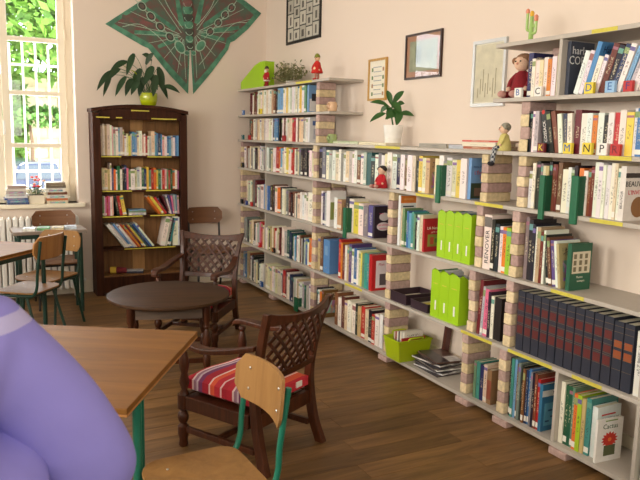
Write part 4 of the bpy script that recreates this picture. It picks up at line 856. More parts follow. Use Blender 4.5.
def sill_stack(x, y, items, lab, group):
    z = WZ0+.0006
    for k, (T, w, d, c, ln) in enumerate(items):
        o = MB().prism([(0, 0), (d, 0), (d, .002), (.003, .002), (.003, T-.002), (d, T-.002), (d, T), (0, T)], -w/2, w/2, 'xy').xf(Matrix(((0,0,1,0),(1,0,0,0),(0,1,0,0),(0,0,0,1)))).build('book', 'cover', None, col=c)
        MB().box(-w/2+.003, w/2-.003, .0032, d-.003, .0022, T-.0022).build('pages', 'pages', o)
        o.location = (x+rnd.uniform(-.01, .01), y, z); o.rotation_euler.z = rnd.uniform(-.06, .06)
        tag(o, f"{ln} lying in the {lab} on the window sill", 'book', group); z += T+.0008
sill_stack(.455, YB-.035, [(.02, .20, .15, (52, 74, 120), 'lowest navy book'), (.022, .19, .15, (84, 116, 166), 'blue book second from bottom'), (.02, .21, .15, (60, 84, 140), 'dark blue book third up'), (.018, .2, .14, (220, 220, 222), 'white book fourth up'), (.02, .19, .14, (206, 206, 206), 'pale grey book fifth up'), (.03, .18, .14, (186, 176, 170), 'thick grey book sixth up'), (.02, .175, .14, (222, 216, 206), 'ivory book seventh up'), (.028, .17, .13, (170, 150, 140), 'topmost taupe book')], 'left stack', 'left book stack on the sill')
sill_stack(.82, YB-.03, [(.03, .20, .15, (214, 204, 180), 'lowest cream book'), (.022, .2, .15, (196, 112, 60), 'orange-brown book'), (.035, .19, .15, (226, 222, 212), 'thick white book third up'), (.025, .185, .14, (120, 74, 52), 'dark brown book'), (.04, .18, .14, (238, 234, 226), 'thick white book fifth up'), (.03, .185, .14, (112, 100, 86), 'grey-brown book sixth up'), (.025, .18, .13, (142, 124, 102), 'topmost taupe book')], 'right stack', 'right book stack on the sill')

# ================================================================== PICTURES ON THE RIGHT WALL
def picture(name, label, ya, yb, za, zb, fw, fmat, mat_col, dep=.018):
    t = thing(name, label, 'picture', (XW, (ya+yb)/2, za)); W_, H_ = ya-yb, zb-za
    for a, b, c, d in ((-W_/2, W_/2, 0, fw), (-W_/2, W_/2, H_-fw, H_), (-W_/2, -W_/2+fw, fw, H_-fw), (W_/2-fw, W_/2, fw, H_-fw)): MB().box(-dep, -.001, a, b, c, d).build('frame_side', fmat, t)
    MB().box(-dep*.5, -.0012, -W_/2+fw, W_/2-fw, fw, H_-fw).build('mount', 'paint', t, col=mat_col); return t, W_, H_
def pic_piece(t, a0, a1, b0, b1, c, x=-.0095, name='print', mat='paint'):      # a = along the wall from the left edge as seen
    return MB().box(x-.0012, x+.0002, -a1, -a0, b0, b1).build(name, mat, t, col=c)
M['goldframe'] = wood('gilt_wood_frame', (206, 164, 92), (176, 130, 62), 2, 20, .4); M['brownframe'] = wood('dark_brown_frame', (70, 44, 28), (44, 26, 18), 2, 20, .35); M['silver'] = plain('silver_frame', (196, 198, 198), .35, .03, 10, 0, .3)
t, w, h = picture('framed_picture', 'black multi-photo frame high on the wall near the corner', 6.77, 6.0, 2.577, 3.2, .022, 'black', (52, 52, 50))
r = random.Random(4)
for c in range(5):
    xx = -w/2+.03+c*(w-.05)/5; zz = .03 if c % 2 == 0 else .03
    for k in range(5 if c % 2 else 4):
        hh = (h-.07)/(5 if c % 2 else 4); g_ = r.randint(0, 30)
        pc = pic_piece(t, xx, xx+(w-.05)/5-.014, .03+k*hh, .03+(k+1)*hh-.012, (206-g_, 202-g_, 190-g_), name='photo')
        cx = xx+(w-.05)/10-.007; pic_piece(t, cx-.018*r.uniform(.6, 1.4), cx+.02*r.uniform(.6, 1.4), .03+k*hh+.02, .03+k*hh+hh*r.uniform(.5, .75), (92, 88, 82), -.0108, 'photo_subject')
t, w, h = picture('framed_picture', 'narrow light wood frame with a sheet of plant drawings', 5.095, 4.815, 1.955, 2.293, .018, 'goldframe', (232, 226, 208))
for k in range(7): pic_piece(t, -.055+r.uniform(-.02, .0), .05+r.uniform(0, .02), .05+k*.036, .056+k*.036, (150, 154, 160), name='text_line')
for k in range(8): a = (-.09 if k % 2 else .075); pic_piece(t, a, a+.022, .04+(k//2)*.065, .07+(k//2)*.065, (104, 130, 84) if k % 3 else (170, 130, 96), name='drawing')
t, w, h = picture('framed_picture', 'dark framed forest picture behind glass with brown mount', 4.555, 4.10, 2.095, 2.428, .016, 'brownframe', (166, 116, 84))
M['forest'] = plain('forest_print', (138, 146, 116), .5, .45, 22)
pic_piece(t, -w/2+.055, w/2-.055, .055, h-.055, (255, 255, 255), -.0098, 'print', 'forest'); pic_piece(t, -.12, .10, .065, .11, (150, 156, 128), -.011, 'meadow'); pic_piece(t, -.10, -.02, .12, .24, (84, 98, 66), -.0108, 'tree_group'); pic_piece(t, .04, .12, .12, .22, (112, 124, 86), -.0108, 'tree_group')
MB().box(-.0135, -.0125, -w/2+.016, w/2-.016, .016, h-.016).build('glass', 'glass', t)
t, w, h = picture('framed_picture', 'large pale picture in a silver frame behind the top shelf end', 3.75, 3.43, 1.872, 2.297, .022, 'silver', (222, 218, 200))
M['sketch'] = plain('pale_sketch', (206, 200, 176), .7, .25, 16); pic_piece(t, -w/2+.03, w/2-.03, .03, h-.03, (255, 255, 255), -.0098, 'print', 'sketch')
for k in range(8): pic_piece(t, -.1+.024*k, -.094+.024*k, .06+.02*(k % 3), .12+.03*(k*7 % 5), (150, 140, 110), -.011, 'sketch_stroke')

# ================================================================== THE MOTH BANNER ON THE BACK WALL
def banner():
    t = thing('moth_banner', 'green and brown fabric moth hung on the back wall above the bookcase', 'banner', (2.2, YB, 2.07))
    M['bgreen'] = mottled('banner_green', (92, 150, 122), (72, 118, 98), 14); M['bbrown'] = mottled('banner_brown', (116, 80, 76), (84, 104, 90), 9); M['bpale'] = plain('banner_pale', (164, 190, 170), .85, .2, 20); M['bdark'] = plain('banner_dark', (66, 72, 64), .85, .2, 20); M['bred'] = mottled('banner_red', (132, 84, 82), (92, 92, 82), 12)
    def pol(name, P, y, mat, th=.003): return MB().prism(P, YB-y-th, YB-y, 'xz').build(name, mat, t, False, 0, True)
    BX, BZ = 2.2, 2.56                      # tail end of the body
    def mirror(P): return P
    # wings: left and right, each a green field with a brown inner field, drawn from the tail outward
    Lw = [(2.196, 2.545), (2.177, 2.067), (1.98, 2.255), (1.759, 2.51), (1.70, 2.53), (1.334, 2.714), (1.62, 2.92), (1.90, 3.13), (2.10, 3.2), (2.14, 3.02)]
    Rw = [(2.208, 2.545), (2.232, 2.068), (2.43, 2.30), (2.625, 2.56), (2.649, 2.635), (2.70, 2.66), (2.86, 2.80), (3.009, 2.975), (2.80, 3.10), (2.50, 3.22), (2.26, 3.22), (2.18, 3.02)]
    def inner(P, c, f): return [(c[0]+(x-c[0])*f, c[1]+(z-c[1])*f) for x, z in P]
    pol('left_wing', Lw, .004, 'bgreen'); pol('right_wing', Rw, .004, 'bgreen')
    Li = [(2.178, 2.50), (2.165, 2.17), (2.0, 2.33), (1.80, 2.545), (1.72, 2.585), (1.42, 2.725), (1.65, 2.89), (1.92, 3.09), (2.09, 3.15), (2.12, 3.0)]
    Ri = [(2.224, 2.50), (2.25, 2.18), (2.41, 2.36), (2.585, 2.58), (2.61, 2.68), (2.68, 2.72), (2.82, 2.84), (2.92, 2.95), (2.77, 3.05), (2.50, 3.17), (2.28, 3.17), (2.2, 3.0)]
    pol('left_wing_field', Li, .0075, 'bbrown'); pol('right_wing_field', Ri, .0075, 'bbrown')
    lay = [0]
    def ray_strip(a, b, w, y, mat, name='vein'):
        a, b = Vector(a), Vector(b); lay[0] += 1; y += .00004*lay[0]; a = a+(b-a)*(.22 if name == 'wing_stripe' else .08); d = (b-a).normalized(); n = Vector((-d.y, d.x))*w/2; pol(name, [tuple(a+n), tuple(a-n), tuple(b-n*.6), tuple(b+n*.6)], y, mat, .0015)
    hubL, hubR = (2.13, 2.66), (2.25, 2.70)
    for dst, w, mt in (((1.5, 2.80), .075, 'bred'), ((1.62, 2.66), .06, 'bgreen'), ((1.86, 2.53), .055, 'bgreen'), ((1.72, 2.92), .05, 'bgreen'), ((2.02, 2.36), .05, 'bred'), ((1.95, 3.05), .07, 'bred'), ((2.05, 3.12), .06, 'bgreen')): ray_strip(hubL, dst, w, .0108, mt, 'wing_stripe')
    for dst, w, mt in (((2.86, 2.93), .075, 'bred'), ((2.75, 2.80), .06, 'bgreen'), ((2.58, 2.66), .055, 'bgreen'), ((2.68, 3.04), .05, 'bgreen'), ((2.40, 2.42), .05, 'bred'), ((2.48, 3.12), .07, 'bred'), ((2.36, 3.15), .06, 'bgreen')): ray_strip(hubR, dst, w, .0108, mt, 'wing_stripe')
    for dst in ((1.46, 2.74), (1.58, 2.86), (1.62, 2.64), (1.76, 2.56), (1.84, 3.04), (1.92, 2.42), (2.06, 2.28), (2.15, 2.22)): ray_strip(hubL, dst, .007, .0126, 'bpale')
    for dst in ((2.88, 2.90), (2.80, 3.0), (2.70, 2.75), (2.60, 2.62), (2.55, 3.12), (2.48, 2.48), (2.36, 2.34), (2.27, 2.24)): ray_strip(hubR, dst, .007, .0126, 'bpale')
    def spot(x, z, rx, rz, ang, ring='bpale', core='bdark', mid='bgreen'):
        for k, (f, mt, y) in enumerate(((1, ring, .0145), (.8, mid, .016), (.5, core, .0175))):
            pol(('spot_ring', 'spot', 'spot_centre')[k], [(x+f*(rx*math.cos(q*math.pi/8)*math.cos(ang)-rz*math.sin(q*math.pi/8)*math.sin(ang)), z+f*(rx*math.cos(q*math.pi/8)*math.sin(ang)+rz*math.sin(q*math.pi/8)*math.cos(ang))) for q in range(16)], y, mt, .001)
    for k, (x, z) in enumerate(((1.70, 2.92), (1.79, 2.83), (1.885, 2.735), (1.985, 2.64))): spot(x, z, .052, .042, math.radians(-42), core='bred', mid='bdark')
    for k, (x, z) in enumerate(((2.66, 3.0), (2.585, 2.92), (2.51, 2.83), (2.42, 2.73))): spot(x, z, .05, .04, math.radians(48), core='bred', mid='bdark')
    spot(2.09, 2.545, .075, .05, math.radians(-55), core='bgreen'); spot(2.315, 2.575, .07, .045, math.radians(50), core='bgreen'); spot(2.165, 2.49, .03, .025, 0, core='bgreen'); spot(2.235, 2.495, .03, .025, 0, core='bgreen')
    def arc(P, w=.008):
        C = curve_pts([(x, 0, z) for x, z in P], 6)
        for a, b in zip(C[:-1], C[1:]): ray_strip((a.x, a.z), (b.x+(b.x-a.x)*.25, b.z+(b.z-a.z)*.25), w, .0120, 'bpale', 'vein')
    arc([(1.63, 2.98), (1.74, 2.87), (1.86, 2.76), (1.98, 2.66), (2.06, 2.60)]); arc([(1.50, 2.70), (1.66, 2.74), (1.80, 2.68), (1.92, 2.58), (2.02, 2.46), (2.10, 2.36)]); arc([(1.90, 3.10), (1.96, 2.96), (2.04, 2.84), (2.12, 2.74)])
    arc([(2.72, 3.08), (2.63, 2.96), (2.55, 2.87), (2.46, 2.77), (2.36, 2.66)]); arc([(2.84, 2.86), (2.70, 2.84), (2.58, 2.74), (2.48, 2.62), (2.40, 2.50), (2.30, 2.38)]); arc([(2.50, 3.16), (2.44, 3.0), (2.36, 2.88), (2.27, 2.78)])
    # body in overlapping segments
    for k in range(9):
        f = k/8; x, z = 2.196-.03*f, 2.56+.58*f; r_ = .040+.018*math.sin(f*2.4)
        MB().ball((x, YB-.018, z), r_, 14, (1, .22, .95)).build('body_segment', ('bdark', 'bgreen')[k % 2] if k < 6 else 'bred', t, True, 0, True)
        pol('segment_band', [(x+r_*.8*math.cos(a), z-r_*.7*abs(math.sin(a))) for a in [math.pi*q/8 for q in range(9)]]+[(x+r_*.66*math.cos(a), z-r_*.52*abs(math.sin(a))) for a in [math.pi*q/8 for q in range(8, -1, -1)]], .0255, 'bpale', .001)
banner()

# ================================================================== THE DARK BOOKCASE
CY, CX0, CX1 = 7.095, 1.145, 2.09
def bookcase():
    t = thing('bookcase', 'dark brown wooden bookcase with arched top below the moth banner', 'bookcase', ((CX0+CX1)/2, CY+.16, 0))
    def b(name, mb, mat='darkwood', bev=.003): return mb.build(name, mat, t, False, bev, True)
    def arch(x): return CASE_TOP-.002-.05*((x-1.617)/.485)**2
    xs = [CX0-.012+(CX1-CX0+.024)*k/14 for k in range(15)]
    b('top', MB().prism([(x, arch(x)-.035) for x in xs]+[(x, arch(x)) for x in reversed(xs)], CY-.012, YB-.018, 'xz'))
    xs = [CX0+.06+(CX1-CX0-.12)*k/14 for k in range(15)]
    b('top_rail', MB().prism([(xs[0], 1.775), (xs[-1], 1.775)]+[(x, arch(x)-.036) for x in reversed(xs)], CY, CY+.025, 'xz'))
    for x0, x1 in ((CX0, CX0+.022), (CX1-.022, CX1)): b('side_panel', MB().box(x0, x1, CY+.026, YB-.02, .0005, 1.84))
    for x0, x1 in ((CX0, CX0+.075), (CX1-.075, CX1)): b('stile', MB().box(x0, x1, CY, CY+.025, .0005, 1.835))
    n = 7
    for k in range(n):
        a = CX0+.023+(CX1-CX0-.046)*k/n; e = CX0+.023+(CX1-CX0-.046)*(k+1)/n
        b('back_plank', MB().box(a+.001, e-.001, YB-.035, YB-.022, .12, 1.83), 'paleback' if k == 3 else 'backwood', .001)
    b('plinth', MB().box(CX0+.076, CX1-.076, CY+.004, CY+.024, .03, .185))
    for z in (1.416, 1.070, .811, .474, .198): b('shelf', MB().box(CX0+.023, CX1-.023, CY+.027, YB-.036, z-.02, z), 'backwood' if z < .3 else 'darkwood')
    for z, segs in ((1.416, ((1.20, 1.42), (1.68, 1.93))), (1.070, ((1.20, 1.52), (1.66, 1.92))), (.811, ((1.2, 1.62), (1.70, 1.96))), (.474, ((1.43, 1.96),)), (1.80, ((1.18, 1.31), (1.37, 1.43), (1.72, 1.98))), (1.875, ((1.52, 1.70),))):
        for a, e in segs: MB().box(a, e, CY-.002 if z > 1.7 else CY+.0255, CY if z > 1.7 else CY+.0268, z-.015, z-.003).build('shelf_label', 'label', t, False, 0, True, label='yellow paper label strip')
bookcase()
def case_row(phrase, z, x0, x1, toks, hdef, y=CY+.04, start=0, name='picture_book', dep=(.13, .16)):
    items = []
    for tk in toks.split():
        c, rest = tk[0], tk[1:]; lean = 0; w = None
        if '/' in rest: rest, l = rest.split('/'); lean = float(l)
        if '*' in rest: rest, w = rest.split('*'); w = float(w)
        items.append((c, float(rest)/100 if rest else hdef+rnd.uniform(-.02, .02), w or rnd.uniform(.75, 1.25), lean))
    tot = sum(i[2] for i in items); x = x0; n = start
    for c, h, w, lean in items:
        sl = (x1-x0)*w/tot
        if c == '_': x += sl; continue
        a = math.radians(lean); T = max(.004, (sl-.0008)*(math.cos(a)*.96 if lean else 1)); cname, col = CN[c]; col = tuple(max(8, min(250, v+rnd.randint(-12, 12))) for v in col)
        xo = x+sl-.0004
        zz = z+.0006+(T*math.sin(-a) if a < 0 else 0)
        make_book(name, ' '.join(f"{size_word(T)} {cname} book, {ordinal(n)} from left {phrase}".split()), G_CASE, (xo, y+rnd.uniform(0, .012), zz), T, rnd.uniform(*dep), h, col, 'cover', a, math.pi/2)
        x += sl; n += 1
case_row("on the bookcase's top shelf", 1.416, 1.225, 2.012, 'C30 W31*1.2 A30 C31*1.6 W30 F29 L28 W28*1.4 S27 L28*1.5 A26 W20 C22 Y20 L22 B24*1.5 S23 C22 W25*1.6 F21 W22 R20 W20 L20*1.4 C25*1.8 S24 B23 N23*1.5 B22 F21 W20*1.4 B20 S20*1.4 L21 W19 B20 S21', .22)
case_row("on the bookcase's second shelf", 1.070, 1.225, 2.012, 'C22*1.5 C22*1.4 A21 W27 U22 O21 W20 E24*1.2 W21 K24 N25 P22 J20 W21*2 C20 L22*1.3 W23 E22 N21 Y23 J20 R21*1.3 O22*1.3 Y20 E21 W20 R20*1.3 F21 J21 R20 E21 O21*1.3 W20 P19', .22)
case_row("on the bookcase's third shelf", .811, 1.225, 1.335, 'J20 W20 P19 R20 P20*1.3 W19 F20', .2)
case_row("leaning left on the bookcase's third shelf", .811, 1.372, 1.465, 'K20/-9 R20/-10 Y20*1.4/-10', .2, dep=(.15, .151))
case_row("leaning far left on the bookcase's third shelf", .811, 1.79, 1.90, 'O22/-36 Y22*1.2/-36 R21*1.1/-35 K21/-34', .22)
case_row("at the right end of the bookcase's third shelf", .811, 1.902, 2.012, 'M20/-22 W20/-15 U20/-12 P19/-8 L20/-5 S20/-3 F19/-2', .2)
zz = .8116
for k, (c, T) in enumerate((('W', .016), ('L', .012), ('J', .014), ('S', .010))):
    nm_, cc = CN[c]; o = MB().prism([(0, 0), (.16, 0), (.16, .001), (.002, .001), (.002, T-.001), (.16, T-.001), (.16, T), (0, T)], -.085, .085, 'xy').xf(Matrix(((0,0,1,0),(1,0,0,0),(0,1,0,0),(0,0,0,1)))).build('picture_book', 'cover', None, col=cc)
    MB().box(-.083, .083, .0022, .157, .0012, T-.0012).build('pages', 'pages', o); o.location = (1.575, CY+.04, zz); zz += T+.0006
    tag(o, f"{['lowest white', 'second pale grey', 'third sage green', 'topmost sky-blue'][k]} book lying flat on the bookcase's third shelf", 'book', G_CASE)
case_row("leaning left on the bookcase's fourth shelf", .474, 1.43, 1.745, 'W30/-37 W31*1.3/-37 L30/-37 B30/-37 S31/-37 W30*1.3/-37 C29/-37 R30/-37 O29*1.2/-37 K30/-37 R29/-37 Y29/-37 E30/-37 N29/-37 B30/-37 W30*1.3/-37', .3, dep=(.16, .17), y=CY+.04)
case_row("upright on the bookcase's fourth shelf", .474, 1.80, 2.012, '_*.2 W31*2.6/12 L30/12 K30/12 T29/12 _*1.3 W31*3 W30', .3, dep=(.16, .17), y=CY+.04)
o = MB().lathe([(.002, -.09), (.03, -.085), (.034, 0), (.03, .085), (.002, .09)], 12, (0, 0, 0), Matrix.Rotation(math.pi/2, 4, 'Y')).xf(Matrix.Translation((0, 0, .0345))).build('rolled_pouch', 'fabric', None, True, col=(120, 40, 50)); tag(o, 'red and yellow cloth pouch on the bookcase bottom shelf', 'pouch'); o.location = (1.38, CY+.12, .1986); o.rotation_euler.z = -.35
MB().lathe([(.0352, -.03), (.0362, .0), (.0345, .03)], 12, (0, 0, 0), Matrix.Rotation(math.pi/2, 4, 'Y')).xf(Matrix.Translation((-.045, 0, .0352))).build('yellow_band', 'fabric', o, True, col=(222, 190, 70))
o = MB().box(-.09, .09, -.05, .05, 0, .022).build('flat_box', 'paint', None, False, .003, col=(40, 44, 66)); tag(o, 'navy flat box beside the cloth pouch in the bookcase', 'box'); o.location = (1.55, CY+.12, .1986); o.rotation_euler.z = -.3
MB().box(-.088, .088, -.048, .048, .0222, .028).build('lid_print', 'paint', o, col=(200, 204, 214))

# ================================================================== TABLES AND CHAIRS
def rounded(w, d, r, n=5):
    P = []
    for cx, cy, a0 in ((w/2-r, d/2-r, 0), (-w/2+r, d/2-r, 90), (-w/2+r, -d/2+r, 180), (w/2-r, -d/2+r, 270)):
        P += [(cx+r*math.cos(math.radians(a0+90*k/n)), cy+r*math.sin(math.radians(a0+90*k/n))) for k in range(n+1)]
    return P
def school_table(label, A, ang, Lx, Wy, z, mats, legs=True, group=None, leg_in=(.05, .05), far_leg=None):
    """A = one top corner; the top runs Lx along its local x and Wy along local y"""
    t = thing('school_table', label, 'table', (A[0], A[1], 0), ang, group); top, edge, leg = mats
    MB().box(0, Lx, 0, Wy, z-.022, z).build('table_top', top, t, False, .003); MB().box(.0, Lx, 0, Wy, z-.030, z-.0222).build('edge_band', edge, t, False, .001)
    a, b = leg_in
    for x in (a, Lx-a):
        for y in (b, Wy-b):
            fx, fy = (far_leg if far_leg and x > Lx/2 and y > Wy/2 else (x, y)); MB().tube([(fx, fy, z-.031), (fx, fy, .0005)], .017, 12).build('leg', leg, t, True)
    for y in (b, Wy-b): MB().box(a+.018, Lx-a-.018, y-.011, y+.011, z-.072, z-.0305).build('apron_rail', leg, t)
    for x in (a, Lx-a): MB().box(x-.011, x+.011, b+.018, Wy-b-.018, z-.072, z-.0305).build('apron_rail', leg, t)
    return t
# large oak table in the foreground: far right corner A, near right corner Bc
A = Vector((.925, 2.995)); Bc = Vector((.441, 2.21)); wv = (A-Bc); Wd = wv.length; angw = math.atan2(wv.y, wv.x)
# local y runs from Bc to A, local x to the right of it -> put the origin at the left end
ang = angw-math.pi/2; ex = Vector((math.cos(ang), math.sin(ang))); LT = 1.25; org = Bc-ex*LT
school_table('oak topped school table with teal legs in the foreground', org, ang, LT, Wd, .76, ('tabletop', 'tableedge', 'teal'), leg_in=(.045, .22), far_leg=(LT-.233, .796))
C_ = Vector((.60, 5.80)); ang2 = math.atan2(.75, .65)-math.pi/2; ex2 = Vector((math.cos(ang2), math.sin(ang2)))
wv = Vector((.65, .75)).normalized(); 
school_table('pale oak school table with dark green legs near the radiator', C_-wv*.85-ex2*1.1, ang2, 1.1, .85, .76, ('tabletop', 'tableedge', 'dkgreen'))
M['greytop'] = plain('grey_brown_laminate', (142, 128, 116), .5); M['leaf_print'] = by_object('leaflet_print', .5, .3, 30)
school_table('small grey side table with leaflets in front of the radiator', (.36, 6.50), math.radians(2), .62, .34, .77, ('greytop', 'greytop', 'dkgreen'))
for k, (x, y, c, lb) in enumerate(((.50, 6.60, (226, 226, 220), 'white leaflet on the small grey table'), (.62, 6.62, (110, 160, 110), 'green leaflet on the small grey table'), (.74, 6.60, (206, 190, 150), 'tan leaflet on the small grey table'), (.85, 6.63, (196, 206, 216), 'pale blue leaflet on the small grey table'))):
    o = MB().box(-.05, .05, -.07, .07, 0, .022).build('leaflet', 'leaf_print', None, col=c); o.location = (x, y, .7706); o.rotation_euler.z = rnd.uniform(-.3, .3); tag(o, lb, 'leaflet', 'leaflets on the grey table'); MB().box(-.035, .035, -.05, .0, .0222, .0226).build('cover_print', 'leaf_print', o, col=(120, 120, 130))

def school_chair(label, loc, rz, frame, seatm, backm, top=.82, group=None, w=.40):
    """sits facing local +y"""
    t = thing('school_chair', label, 'chair', (loc[0], loc[1], 0), rz, group); hw = w/2
    n = 8; P = rounded(w, .38, .07); mb = MB(); 
    vs = []; m_ = len(P)
    def sag(x, y): return -.010*math.cos(math.pi*x/w)-.012*(1 if y > .1 else 0)*((y-.1)/.09)**2
    top_f, bot_f = [], []
    for x, y in P: vs.append((x, y, .455+sag(x, y)))
    for x, y in P: vs.append((x, y, .443+sag(x, y)))
    vs.append((0, 0, .445)); vs.append((0, 0, .433))
    fs = [(k, (k+1) % m_, 2*m_) for k in range(m_)]+[((k+1) % m_+m_, k+m_, 2*m_+1) for k in range(m_)]+[((k+1) % m_, k, k+m_, (k+1) % m_+m_) for k in range(m_)]
    MB().add(vs, fs).build('seat', seatm, t, False, .002)
    hb = .175; mb = MB(); nx, nz = 10, 5; yb = -.215
    def bp(u, v, off):                                # curved plywood back, rounded corners
        x = (u-.5)*w; zc = top-hb/2; z = (v-.5)*hb; r_ = .05
        ax = abs(x)-(w/2-r_); 
        lim = hb/2-(r_-math.sqrt(max(0, r_*r_-ax*ax)) if ax > 0 else 0); z = z*lim/(hb/2)
        return (x, yb-.02+.045*(abs(x)/hw)**2-.10*(z+zc-.62)+off, zc+z)
    vs = []
    for off in (.006, -.006):
        for i in range(nx+1):
            for j in range(nz+1): vs.append(bp(i/nx, j/nz, off))
    N1 = (nx+1)*(nz+1); fs = []
    idx = lambda i, j, s: s*N1+i*(nz+1)+j
    for i in range(nx):
        for j in range(nz):
            fs.append((idx(i, j, 0), idx(i, j+1, 0), idx(i+1, j+1, 0), idx(i+1, j, 0))); fs.append((idx(i, j, 1), idx(i+1, j, 1), idx(i+1, j+1, 1), idx(i, j+1, 1)))
    for i in range(nx): fs.append((idx(i, 0, 0), idx(i+1, 0, 0), idx(i+1, 0, 1), idx(i, 0, 1))); fs.append((idx(i+1, nz, 0), idx(i, nz, 0), idx(i, nz, 1), idx(i+1, nz, 1)))
    for j in range(nz): fs.append((idx(0, j+1, 0), idx(0, j, 0), idx(0, j, 1), idx(0, j+1, 1))); fs.append((idx(nx, j, 0), idx(nx, j+1, 0), idx(nx, j+1, 1), idx(nx, j, 1)))
    MB().add(vs, fs).build('backrest', backm, t, True)
    for s in (-1, 1):
        x = s*(hw-.03); off = yb-.02+.045*((hw-.03)/hw)**2-.022
        MB().tube(curve_pts([(x, off-.10*(top-.03-.62), top-.03), (x, off+.012, .60), (x, off+.02, .50), (x, off+.045, .440), (x, off+.10, .424), (x, .10, .420), (x, .14, .415)], 5), .0115, 10).build('back_post', frame, t, True)
        MB().tube([(x*1.02, .13, .41), (x*1.12, .19, .0005)], .0115, 10).build('leg', frame, t, True); MB().tube([(x*1.02, -.12, .41), (x*1.12, -.235, .0005)], .0115, 10).build('leg', frame, t, True)
        for dz in (-.04, .04):
            q = bp(.5+s*.31, .5+dz/hb, .0075); MB().ball(q, .006, 8, (1, .5, 1)).build('rivet', 'metal', t, True)
    MB().tube([(-hw+.03, .12, .405), (hw-.03, .12, .405)], .010, 8).build('cross_tube', frame, t, True); MB().tube([(-hw+.03, -.12, .405), (hw-.03, -.12, .405)], .010, 8).build('cross_tube', frame, t, True)
    for q in ((-.12, .1), (.12, .1)): MB().ball((q[0], q[1], .4465), .006, 8, (1, 1, .5)).build('rivet', 'metal', t, True)
    return t
M['plydark'] = wood('dark_plywood', (128, 88, 58), (98, 64, 42), 0, 6, .4); M['plymid'] = wood('honey_plywood', (176, 130, 78), (146, 100, 56), 2, 6, .35, .05)
school_chair('light plywood school chair with teal tubes in the foreground', (.715, 2.235), math.radians(92), 'teal', 'ply', 'ply', .83)
school_chair('plywood school chair with dark green frame seen from behind at left', (.39, 5.69), math.radians(52), 'dkgreen', 'ply', 'plymid', .875)
school_chair('plywood school chair half hidden behind the other dark green chair', (.585, 6.13), math.radians(139), 'dkgreen', 'ply', 'ply', .80)
school_chair('dark brown school chair in front of the radiator', (.76, 6.88), math.radians(180), 'black', 'plydark', 'plydark', .885)
school_chair('brown school chair beside the bookcase against the back wall', (2.30, 6.98), math.radians(180), 'black', 'plydark', 'plydark', .865)

# low round table
M['apronwood'] = wood('worn_grey_wood', (112, 96, 84), (84, 70, 60), 0, 10, .6)
def round_table():
    t = thing('round_table', 'low dark round table on turned legs in the middle of the room', 'table', (1.25, 4.72, 0), math.radians(-15)); r, z = .425, .54
    MB().lathe([(r-.012, z-.028), (r-.002, z-.022), (r, z-.012), (r-.004, z-.003), (r-.012, z), (.001, z)], 48).build('table_top', 'tabledark', t, True)
    s = .25
    for a, b in (((-s, -s), (s, -s)), ((s, -s), (s, s)), ((s, s), (-s, s)), ((-s, s), (-s, -s))):
        a_, b_ = Vector((*a, z-.075)), Vector((*b, z-.075)); d = (b_-a_).normalized(); MB().bar(a_+d*.03, b_-d*.03, .02, .09).build('apron', 'apronwood', t); 
        MB().bar(Vector((*a, .12))+d*.026, Vector((*b, .12))-d*.026, .022, .03).build('stretcher', 'chairwood', t)
    for sx in (-1, 1):
        for sy in (-1, 1):
            prof = [(.018, .0005), (.024, .02), (.02, .05), (.026, .09), (.026, .15), (.014, .17), (.024, .20), (.030, .25), (.024, .31), (.014, .34), (.024, .36), (.018, .38), (.027, .40), (.027, z-.029)]
            MB().lathe(prof, 14, (sx*s, sy*s, 0)).build('leg', 'chairwood', t, True)
round_table()

# armchairs with lattice backs
def cushion_mat():
    m, N, L, b = new_mat('striped_cushion'); b.inputs['Roughness'].default_value = .95
    tc = N.new('ShaderNodeTexCoord'); sp = N.new('ShaderNodeSeparateXYZ'); L.new(tc.outputs['Object'], sp.inputs[0])
    ml = N.new('ShaderNodeMath'); ml.operation = 'MULTIPLY_ADD'; ml.inputs[1].default_value = 3.6; ml.inputs[2].default_value = 10.15; L.new(sp.outputs[1], ml.inputs[0])
    fr = N.new('ShaderNodeMath'); fr.operation = 'FRACT'; L.new(ml.outputs[0], fr.inputs[0])
    cr = N.new('ShaderNodeValToRGB'); R_ = cr.color_ramp; R_.interpolation = 'CONSTANT'; cols = [(0, (176, 34, 52)), (.12, (226, 190, 190)), (.16, (196, 44, 58)), (.30, (222, 92, 60)), (.40, (232, 196, 190)), (.44, (170, 32, 50)), (.60, (118, 56, 100)), (.70, (196, 176, 186)), (.75, (150, 110, 130)), (.82, (228, 200, 196)), (.86, (186, 36, 54))]
    R_.elements[0].position = 0; R_.elements[0].color = rgb(*cols[0][1]); R_.elements[1].position = cols[1][0]; R_.elements[1].color = rgb(*cols[1][1])
    for p, c in cols[2:]: e = R_.elements.new(p); e.color = rgb(*c)
    L.new(fr.outputs[0], cr.inputs[0]); L.new(cr.outputs[0], b.inputs['Base Color']); return m
M['cushion'] = cushion_mat()
